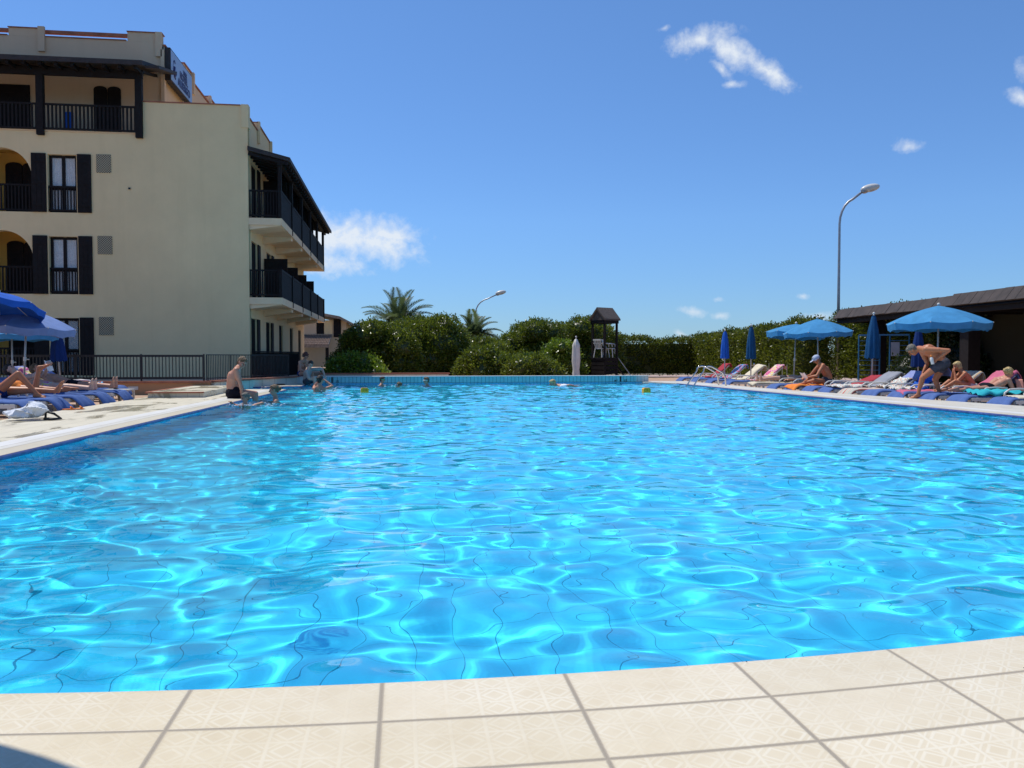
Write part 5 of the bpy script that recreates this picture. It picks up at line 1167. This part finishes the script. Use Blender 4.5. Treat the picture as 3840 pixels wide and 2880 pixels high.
def hair(P, name, mat, parent, style='short', s=1.0, seed=0):
    f, u, r = frame_from(P['hf'], P['hup']); c = P['head']; rot = Matrix((r, f, u)).transposed(); m = MB()
    m.ball(c+u*.036*s-f*.026*s, .107*s, 18, 14, (.80, .92, .90), rot)
    if style in ('short', 'curly'): m.ball(c-f*.055*s-u*.01*s, .075*s, 12, 8, (.95, .75, 1.0), rot); m.ball(c+u*.085*s+f*.035*s, .055*s, 12, 8, (1.15, 1, .7), rot)
    if style == 'curly':
        rr = random.Random(seed)
        for k in range(16): a = rr.uniform(0, 6.28); e = rr.uniform(-.5, 1.4); m.ball(c+(r*math.cos(a)*math.cos(e)*.095-f*.02+f*math.sin(a)*math.cos(e)*.085*(1 if math.sin(a) < 0 else .4)+u*(math.sin(e)*.1+.03))*s, .042*s, 8, 6)
    if style == 'bun':
        m.ball(c-f*.075*s-u*.0*s, .062*s, 12, 8, (1, .8, 1), rot); m.ball(c-f*.125*s+u*.02*s, .052*s, 12, 8); m.ball(c+u*.085*s+f*.03*s, .052*s, 12, 8, (1.2, 1, .6), rot)
    if style == 'bob': 
        m.ball(c+u*.08*s+f*.045*s, .055*s, 12, 8, (1.25, .9, .6), rot)
        for k in (-1, 1): m.ball(c+r*.062*k*s-f*.02*s-u*.02*s, .05*s, 10, 8, (.6, 1, 1.3), rot)
        m.ball(c-f*.075*s-u*.04*s, .065*s, 12, 8, (1.1, .6, 1.2), rot)
    def dsp(v):
        return v*1.0+V3((math.sin(v.x*170+v.z*90), math.sin(v.y*160+v.z*110), math.sin(v.x*120+v.y*150)))*.0035*s
    return remesh(m, name, M[mat], parent, .009*s, 3, dsp)
def eyes(P, parent, s=1.0):
    f, u, r = frame_from(P['hf'], P['hup']); m = MB()
    for k in (-1, 1): m.ball(P['head']+f*.086*s+u*.010*s+r*.032*k*s, .0105*s, 8, 6); 
    m.obj('eyes', M['black'], parent, True)
def shorts(P, I, mat, parent, frac=.42, s=1.0, heavy=1.0, name='trunks', vox=.011, top=.10):
    m = MB(); hp, lat, bk, sp = I['hp'], I['lat'], I['bk'], I['spine']
    m.cap(hp+lat*.075*s-bk*.035*s, hp-lat*.075*s-bk*.035*s, .112*s*heavy, .112*s*heavy)
    for k in (-1, 1): m.cap(hp+lat*.07*k*s+sp*top*.5*s, hp+lat*.078*k*s, .103*s*heavy, .110*s*heavy)
    for q in 'lr':
        if 'kn'+q in P: H_, K = P['hp'+q], P['kn'+q]; m.cap(H_, H_.lerp(K, frac), .100*s*heavy, .088*s)
    return remesh(m, name, M[mat], parent, vox, 4)
def person(label, loc, rz, J, sk='skin', hairm='hair_br', style='short', cloth_=None, s=1.0, heavy=1.0, sex='m', vox=.010, **kw):
    t = thing('person', label, 'person', loc, rz)
    m, P, I = body(J, sk, vox, s, heavy, sex, **kw); remesh(m, 'body', M[sk], t, vox, 4)
    if style: hair(P, 'hair', hairm, t, style, s, len(label))
    eyes(P, t, s)
    if cloth_: shorts(P, I, cloth_[0], t, cloth_[1], s, heavy, cloth_[2] if len(cloth_) > 2 else 'trunks')
    return t, P, I
def sym(**k): return k
# man sitting on the left pool edge
J = dict(hpl=(0,.09,.11), hpr=(0,-.09,.11), shl=(.04,.19,.62), shr=(.08,-.19,.61), chest=V3((-.02,0,.44)), waist=V3((-.045,0,.26)), neck=(.10,0,.68), head=(.175,-.01,.775), hf=(.62,-.55,-.52), hup=(.42,.05,.9),
         ell=(.10,.24,.31), wrl=(.20,.21,.06), elr=(.16,-.23,.31), wrr=(.20,-.18,.06), knl=(.44,.12,.09), anl=(.48,.12,-.36), toel=(.66,.12,-.44), knr=(.44,-.14,.09), anr=(.50,-.14,-.36), toer=(.68,-.14,-.44))
person('man in black trunks sitting on the left pool edge, looking down at the swimmers', (-3.66, 18.75, .005), R(4), J, 'skin', 'hair_br', 'short', ('trunks', .38), 1.04, 1.25, 'm', .008, curl=(.3, .3), palm=((-.2,0,-1), (-.2,0,-1)))
# people in the water ------------------------------------------------------
def standing_in_water(depth, hz, s=1.0, lean=0, arms='down'):
    z = hz; k = s
    J = dict(head=(.02,0,z), hf=(1,0,-.05), hup=(0,0,1), neck=(-.015,0,z-.15*k), shl=(-.02,.18*k,z-.25*k), shr=(-.02,-.18*k,z-.25*k), hpl=(-.03,.09*k,z-.78*k), hpr=(-.03,-.09*k,z-.78*k),
             knl=(.10,.11*k,z-1.05*k), knr=(.02,-.11*k,z-1.1*k), anl=(-.05,.11*k,z-1.25*k), anr=(-.1,-.11*k,z-1.3*k), toel=(.1,.12*k,z-1.32*k), toer=(.05,-.12*k,z-1.36*k),
             ell=(.06,.26*k,z-.50*k), wrl=(.26*k,.22*k,z-.48*k), elr=(.06,-.26*k,z-.50*k), wrr=(.26*k,-.22*k,z-.48*k))
    return J
J = standing_in_water(1.2, .14, .74); J.update(wrl=(-.22,.16,.06), ell=(-.05,.24,.0), wrr=(.30,-.10,.02), elr=(.17,-.27,.03), hf=(-.55,.2,-.1))
J['head'] = (.0,0,.14)
person('blond child in the water resting both arms on the left pool edge', (-3.03, 16.6, WL+.02), R(60), J, 'skin', 'hair_g', 'short', ('navy', .5), .80, 1, 'm', .008, curl=(.5, .5))
J = standing_in_water(1.2, .20, .95); J.update(hf=(-1,.25,-.12))
J['hf'] = (1, 0, -.12)
person('woman with light brown hair in a bun standing shoulder deep near the sitting man', (-2.72, 18.25, WL+.04), R(190), J, 'skin', 'hair_br', 'bun', ('navy', .12, 'swimsuit'), .95, .9, 'f', .008)
J = standing_in_water(1.2, .30, 1.0); J.update(ell=(.16,.30,.12), wrl=(.12,.10,.28), elr=(.16,-.30,.12), wrr=(.12,-.10,.28))
person('dark haired swimmer with raised forearms in front of the far left corner', (-2.3, 23.7, WL), R(60), J, 'skin', 'hair_d', 'short', ('navy', .4), 1.0, 1, 'm', .010, curl=(1.1, 1.1))
def goggles(t, c, f, u, mat, s=1.0):
    f, u, r = frame_from(f, u); m = MB(); c = V3(c)
    pts = [c+(f*math.cos(a)*.098+r*math.sin(a)*.082+u*.016)*s for a in [2*math.pi*k/20 for k in range(21)]]
    m.tube(pts, .009*s, 6, False)
    for k in (-1, 1): m.ball(c+(f*.094+u*.012+r*.032*k)*s, .022*s, 8, 6, (1, 1, .8))
    m.obj('goggles', M[mat], t, True)
M['green'] = plain('green_rubber', (.02, .55, .20), .4, .05)
J = standing_in_water(1.15, .20, .8); t_, P_, I_ = person('child with dark wet hair and green goggles near the far pool wall', (-.67, 27.35, WL), R(-20), J, 'skin', 'hair_d', 'short', ('navy', .5), .82, 1, 'm', .010); goggles(t_, P_['head'], P_['hf'], P_['hup'], 'green', .82)
J = standing_in_water(1.15, .01, .8); J.update(hf=(1,0,-.5)); person('swimmer with only the brown hair above the water by the far wall', (-.13, 27.35, WL), R(0), J, 'skin', 'hair_br', 'short', ('navy', .5), .85, 1, 'm', .010)
J = standing_in_water(1.15, .17, .9); t_, P_, I_ = person('child with brown hair and white goggle strap facing left by the far wall', (.78, 27.2, WL), R(200), J, 'skin', 'hair_br', 'short', ('navy', .5), .92, 1, 'm', .010); goggles(t_, P_['head'], P_['hf'], P_['hup'], 'white_paint', .92)
# swimmer in a white shirt, swimming to the left
J = dict(head=(.42,0,.10), hf=(.9,.1,-.35), hup=(.4,0,.9), neck=(.27,0,.04), shl=(.16,.17,.00), shr=(.16,-.17,.02), hpl=(-.36,.09,-.12), hpr=(-.36,-.09,-.12), knl=(-.78,.12,-.22), knr=(-.76,-.12,-.30), anl=(-1.15,.12,-.3), anr=(-1.10,-.12,-.42),
         toel=(-1.33,.12,-.38), toer=(-1.28,-.12,-.5), ell=(-.05,.34,.05), wrl=(-.30,.34,.00), elr=(.38,-.32,-.12), wrr=(.62,-.28,-.18))
t_, P_, I_ = person('swimmer with sandy hair and a white shirt gliding left before the far wall', (5.15, 26.0, WL), R(182), J, 'skin', 'hair_bl', 'short', ('navy', .4), 1.0, 1, 'm', .010)
def shirt(P, I, mat, parent, s=1.0, sleeves=.5, name='shirt', h=1.0, length=.0):
    m = MB(); lat, sp = I['lat'], I['spine']
    for k in (-1, 1):
        m.cap(I['ch']+lat*.085*k*s+sp*.04, I['wa']+lat*.066*k*s, .108*s*h, .102*s*h); m.cap(I['wa']+lat*.066*k*s, I['hp']+lat*.07*k*s+sp*.02, .102*s*h, .108*s*h); m.cap(I['sh']+lat*.135*k*s-sp*.02, I['ch']+lat*.095*k*s, .070*s, .095*s*h)
        m.cap(I['sh']+lat*.05*k*s, I['sh']+lat*.155*k*s-sp*.01, .062*s, .062*s)
    for q in 'lr': S, E_ = P['sh'+q], P['el'+q]; m.cap(S, S.lerp(E_, sleeves), .064*s, .060*s)
    return remesh(m, name, M[mat], parent, .011, 4)
shirt(P_, I_, 'white_shirt', t_, 1.0, .6)
# woman with auburn curls on the corner block
J = dict(hpl=(0,.09,.10), hpr=(0,-.09,.10), shl=(.08,.17,.50), shr=(.10,-.17,.50), chest=V3((.02,0,.36)), waist=V3((-.03,0,.22)), neck=(.14,0,.58), head=(.20,0,.69), hf=(.8,-.1,-.55), hup=(.5,0,.86),
         ell=(.16,.20,.22), wrl=(.34,.08,.22), elr=(.20,-.20,.22), wrr=(.36,-.04,.20), knl=(.42,.12,.14), anl=(.44,.12,-.16), toel=(.62,.12,-.20), knr=(.44,-.12,.14), anr=(.48,-.10,-.16), toer=(.66,-.10,-.20))
t_, P_, I_ = person('woman with auburn curls in a dark swimsuit seated on the far left corner block', (-3.40, 28.95, .225), R(-48), J, 'skin', 'hair_r', 'curly', ('navy', .06, 'swimsuit'), .94, .95, 'f', .010, curl=(.6, .6))
# grey shirted person leaning an elbow on the wall
J = dict(hpl=(0,.09,.10), hpr=(0,-.09,.10), shl=(-.06,.19,.47), shr=(.10,-.17,.42), chest=V3((.0,0,.34)), waist=V3((-.03,0,.22)), neck=(.05,.0,.55), head=(.10,.04,.65), hf=(.7,-.6,-.4), hup=(.2,0,.95),
         ell=(.18,.50,.50), wrl=(.36,.42,.27), elr=(.26,-.22,.18), wrr=(.44,-.08,.16), knl=(.40,.10,.20), anl=(.46,.10,-.20), toel=(.62,.10,-.28), knr=(.40,-.14,.22), anr=(.44,-.14,-.16), toer=(.62,-.14,-.24))
t_, P_, I_ = person('person in a loose grey shirt sitting by the block with one elbow raised', (-3.08, 27.7, .005), R(-35), J, 'skin_p', 'hair_d', 'short', ('patt', .6, 'shorts'), .98, 1, 'm', .010, curl=(.6, .6))
shirt(P_, I_, 'grey_shirt', t_, .98, .85, h=1.05)
# splashes round the child and the far corner swimmer
sp = MB(); rr = random.Random(3)
for k in range(150):
    cx, cy = ((-3.0, 16.55), (-2.3, 23.65), (-.1, 27.3))[0 if k < 95 else (1 if k < 130 else 2)]; a = rr.uniform(0, 6.28); d = rr.uniform(.12, .62)
    sp.ball((cx+d*math.cos(a)*1.2, cy+d*math.sin(a)*.8, WL+rr.uniform(.0, .045)), rr.uniform(.006, .02), 6, 4, (1.3, 1, .6))
tag(sp.obj('splash', M['white_shirt'], None, True), 'white splash drops around the swimmers', 'splash', None, 'stuff')

# sunbathers on the left ----------------------------------------------------
SZ = PL+SEAT+.06
def lying(y, x, label, sk, legs='flat', arms='side', cl=('navy', .1, 'swimsuit'), hairm='hair_br', sex='m', s=1.0, back=22, style='short'):
    """supine on a left lounger; local +x runs from the feet to the head"""
    ca, sa = math.cos(R(back)), math.sin(R(back)); hx = 1.08
    J = dict(hpl=(hx-.03,-.09,.10), hpr=(hx-.03,.09,.10), knl=(.62,-.10,.10), knr=(.62,.11,.11), anl=(.20,-.09,.07), anr=(.19,.12,.07), toel=(.13,-.10,.28), toer=(.11,.15,.28), fupl=(-1,0,.1), fupr=(-1,0,.1))
    J = dict(J, shl=(hx+.50*ca,-.18,.10+.50*sa), shr=(hx+.50*ca,.18,.10+.50*sa), neck=(hx+.60*ca,0,.11+.60*sa), head=(hx+.75*ca-.03,0,.15+.75*sa), hf=(-sa-.3,0,ca), hup=(ca,0,sa))
    J.update(ell=(hx+.24,-.28,.10+.14*sa), wrl=(hx+.0,-.26,.10), elr=(hx+.24,.28,.10+.14*sa), wrr=(hx+.0,.26,.10))
    if legs == 'bent': J.update(knr=(.72,.10,.40), anr=(.42,.12,.06), toer=(.24,.13,.03), fupr=(0,0,1), knl=(.60,-.10,.11), anl=(.16,-.10,.09), toel=(.02,-.12,.26))
    if arms == 'book': J.update(ell=(hx+.16,-.24,.30), wrl=(hx-.02,-.09,.52), elr=(hx+.16,.24,.30), wrr=(hx-.02,.09,.52))
    return person(label, (x, y, SZ), math.pi, J, sk, hairm, style, cl, s, 1.0, sex, .010, curl=(.8, .8) if arms == 'book' else (.3, .3), palm=((0,1,0), (0,-1,0)) if arms == 'book' else ((0,0,-1), (0,0,-1)))
lying(15.25, -5.80, 'sunbather on the left with one bent knee and the other leg stretched out', 'skin_t', 'bent')
J = dict(hpl=(1.06,.09,.11), hpr=(1.06,-.09,.11), knl=(.98-.30,.11,.10), knr=(.66,-.11,.10), anl=(.62,.11,.50), anr=(.24,-.11,.07), toel=(.46,.11,.60), toer=(.04,-.12,.05), fupl=(-.3,0,1), fupr=(0,0,-1),
         shl=(1.55,.18,.13), shr=(1.55,-.18,.13), neck=(1.66,0,.15), head=(1.78,0,.16), hf=(.1,-.95,-.1), hup=(1,0,0), ell=(1.70,.32,.10), wrl=(1.86,.12,.08), elr=(1.70,-.32,.10), wrr=(1.86,-.12,.08))
person('sunbather lying face down on the left with one foot lifted straight up', (-5.95, 16.2, SZ), math.pi, J, 'skin_t', 'hair_br', 'short', ('orange', .25, 'shorts'), 1.0, 1, 'm', .010)
t_, P_, I_ = lying(17.3, -5.85, 'sunbather on the left holding up an open book with both hands', 'skin_p', 'flat', 'book', ('floral', .12, 'swimsuit'), 'hair_d', 'f', .97)
bk_ = MB()
for k in (-1, 1): bk_.add([(-6.87, 17.3, .64), (-6.84, 17.3+.13*k, .66), (-6.90, 17.3+.13*k, .86), (-6.93, 17.3, .84), (-6.885, 17.3, .64), (-6.855, 17.3+.13*k, .66), (-6.915, 17.3+.13*k, .86), (-6.945, 17.3, .84)], [(0,1,2,3),(7,6,5,4),(0,4,5,1),(1,5,6,2),(2,6,7,3)])
bk_.v = [(x, y, z-.02) for x, y, z in bk_.v]; tag(bk_.obj('book', M['paper']), 'open white book held up by a left-hand sunbather', 'book')
lying(18.35, -5.80, 'farthest sunbather of the left row, both bare feet over the lounger end', 'skin', 'flat', 'side', ('trunks', .3))
# people on the right -------------------------------------------------------
SR = PR+SEAT+.06
J = dict(hpl=(1.0,-.09,.10), hpr=(1.0,.09,.10), knl=(.62,-.10,.11), knr=(.60,.11,.12), anl=(.24,-.09,.07), anr=(.22,.12,.07), toel=(.17,-.10,.25), toer=(.15,.15,.25), fupl=(-1,0,.1), fupr=(-1,0,.1),
         shl=(1.48,-.18,.12), shr=(1.48,.18,.12), neck=(1.58,0,.13), head=(1.72,0,.14), hf=(-.1,0,1), hup=(1,0,.1), ell=(1.28,-.30,.10), wrl=(1.05,-.28,.08), elr=(1.62,.34,.14), wrr=(1.80,.10,.16))
person('sunbather lying flat on the white lounger before the hedge', (XO(24.1)+.16, 24.1, SR), 0, J, 'skin_p', 'hair_br', 'short', ('patt', .3, 'shorts'), 1.0, 1, 'm', .010)
# reading man with a cap, seated sideways facing the pool
J = dict(hpl=(0,-.09,.10), hpr=(0,.09,.10), shl=(.16,-.19,.55), shr=(.13,.19,.55), chest=V3((.04,0,.40)), waist=V3((-.05,0,.25)), neck=(.21,0,.61), head=(.28,0,.705), hf=(.80,.0,-.60), hup=(.60,0,.80),
         ell=(.36,-.27,.27), wrl=(.56,-.10,.22), elr=(.34,.27,.27), wrr=(.56,.10,.22), knl=(.42,-.22,.14), knr=(.42,.24,.14), anl=(.66,-.06,.06), anr=(.60,.10,.06), toel=(.78,.08,.06), toer=(.74,-.02,.06))
J = {k: (V3(v) if not isinstance(v, Vector) else v) for k, v in J.items()}
J = {k: (V3((v[0], -v[1], v[2]))) for k, v in J.items()}
t_, P_, I_ = person('tanned man in a pale cap sitting on a lounger reading a book', (XO(21.5)+1.12, 21.5, SR-.02), R(172), J, 'skin_t', 'hair_g', 'short', ('patt', .25), .98, 1.05, 'm', .009, curl=(.9, .9))
f_, u_, r_ = frame_from(P_['hf'], P_['hup']); rt = Matrix((r_, f_, u_)).transposed(); cp = MB(); cp.ball(P_['head']+u_*.050-f_*.012, .116, 16, 12, (.84, .98, .72), rt); cp.ball(P_['head']+f_*.13+u_*.045, .07, 12, 6, (1.0, 1.0, .14), rt)
remesh(cp, 'cap', M['cap'], t_, .008, 3)
bk_ = MB(); o_ = t_.location
cB = V3((XO(21.5)+1.12-.66, 21.42, SR+.22))
for k in (-1, 1): bk_.add([cB+V3(p) for p in ((.02, 0, -.05), (.0, .14*k, -.02), (-.10, .14*k, .12), (-.08, 0, .09), (.03, 0, -.06), (.01, .14*k, -.03), (-.09, .14*k, .11), (-.07, 0, .08))], [(0,1,2,3),(7,6,5,4),(0,4,5,1),(1,5,6,2),(2,6,7,3)])
tag(bk_.obj('book', M['paper']), 'open white book in the hands of the man in the pale cap', 'book')
# bending man
J = dict(hpl=(-.34,.10,.74), hpr=(-.40,-.08,.72), shl=(-.06,.20,1.06), shr=(.02,-.17,1.04), chest=V3((-.13,.0,1.03)), waist=V3((-.30,0,.93)), neck=(.075,.0,1.09), head=(.20,.0,1.045), hf=(.55,.10,-.83), hup=(.86,0,.50),
         ell=(-.50,.30,1.04), wrl=(-.29,.26,.86), elr=(-.10,-.20,.76), wrr=(-.01,-.10,.54), knl=(.00,.12,.44), anl=(.075,.12,.09), toel=(.30,.13,.03), knr=(-.25,-.10,.40), anr=(-.36,-.12,.09), toer=(-.14,-.13,.03))
t_, P_, I_ = person('grey haired man in patterned trunks bending forward with a bottle in his hand', (11.25, 16.76, .005), R(146), J, 'skin_t', 'hair_g', 'short', ('patt', .40), 1.02, 1.22, 'm', .008, curl=(1.3, .7), palm=((.6,.5,-.4), (-.3,0,-1)))
bt = thing('lotion_bottle', 'white lotion bottle with an orange cap held by the bending man', 'bottle', (0,0,0)); mt = Matrix.Translation((11.25, 16.76, .005)) @ Matrix.Rotation(R(146), 4, 'Z'); bt.location = mt @ V3((-.185, .33, .82)); bt.rotation_euler = (0, R(12), R(146))
g = MB(); g.tube([(0,0,-.08), (0,0,-.075), (0,0,.05), (0,0,.075), (0,0,.08)], [.02, .034, .034, .018, .016], 10); g.obj('bottle_body', M['white_paint'], bt, True)
g = MB(); g.tube([(0,0,.081), (0,0,.125)], [.018, .015], 10); g.obj('cap', M['orange'], bt, True)
# blond girl, chin in hands
J = dict(hpl=(0,.08,.09), hpr=(0,-.08,.09), shl=(.20,.14,.40), shr=(.20,-.14,.40), chest=V3((.12,0,.30)), waist=V3((.02,0,.18)), neck=(.25,0,.47), head=(.32,0,.555), hf=(.92,.25,-.25), hup=(.3,0,.95),
         ell=(.38,.13,.20), wrl=(.39,.05,.42), elr=(.38,-.13,.20), wrr=(.39,-.05,.42), knl=(.42,.16,.22), knr=(.42,-.16,.22), anl=(.66,.10,.05), anr=(.66,-.10,.05), toel=(.82,.10,.04), toer=(.82,-.10,.04))
person('blond girl sitting hunched on a lounger with her chin in her hands', (XO(16.9)+1.58, 17.0, SR), R(165), J, 'skin_t', 'hair_bl', 'bob', ('redstripe', .2, 'swimsuit'), .86, .9, 'f', .008, curl=(1.0, 1.0), palm=((-1,0,0), (-1,0,0)))
# woman with a bun lying away from the pool
J = dict(hpl=(.95,.09,.11), hpr=(.95,-.09,.11), knl=(.52,.11,.10), knr=(.50,-.11,.10), anl=(.14,.10,.08), anr=(.12,-.12,.08), toel=(-.02,.10,.05), toer=(-.04,-.12,.05), fupl=(0,0,-1), fupr=(0,0,-1),
         shl=(1.34,.18,.30), shr=(1.34,-.18,.30), chest=V3((1.22,0,.22)), waist=V3((1.08,0,.14)), neck=(1.42,0,.36), head=(1.50,.0,.44), hf=(.85,.2,-.3), hup=(.3,0,.95), ell=(1.42,.22,.08), wrl=(1.60,.10,.07), elr=(1.42,-.22,.08), wrr=(1.60,-.10,.07))
person('woman with a blond bun propped on her elbows, seen from behind at the right', (XO(15.9)+.22, 16.1, SR-.02), R(4), J, 'skin', 'hair_bl', 'bun', ('trunks', .1, 'swimsuit'), .97, .95, 'f', .009)
# unseen parasol added beside the camera so its edge shades the bottom left corner
parasol('unseen blue open parasol added beside the camera to shade the near deck corner', (-2.20, 1.88, 0), 2.45, 1.04, .30, 'royal')

for k, (x, y, r_) in enumerate(((1.83, 2.17, .0045), (1.81, 2.19, .0028), (1.02, 2.345, .0022))):
    f = MB(); f.ball((x, y, .004), r_, 8, 6, (1, .8, .7)); tag(f.obj('pebble', M['iron']), ('dark pebble in the right-hand joint of the near tiles', 'tiny dark grit grain beside the pebble in the tile joint', 'tiny dark grit grain near the pool rim on the right')[k], 'pebble')
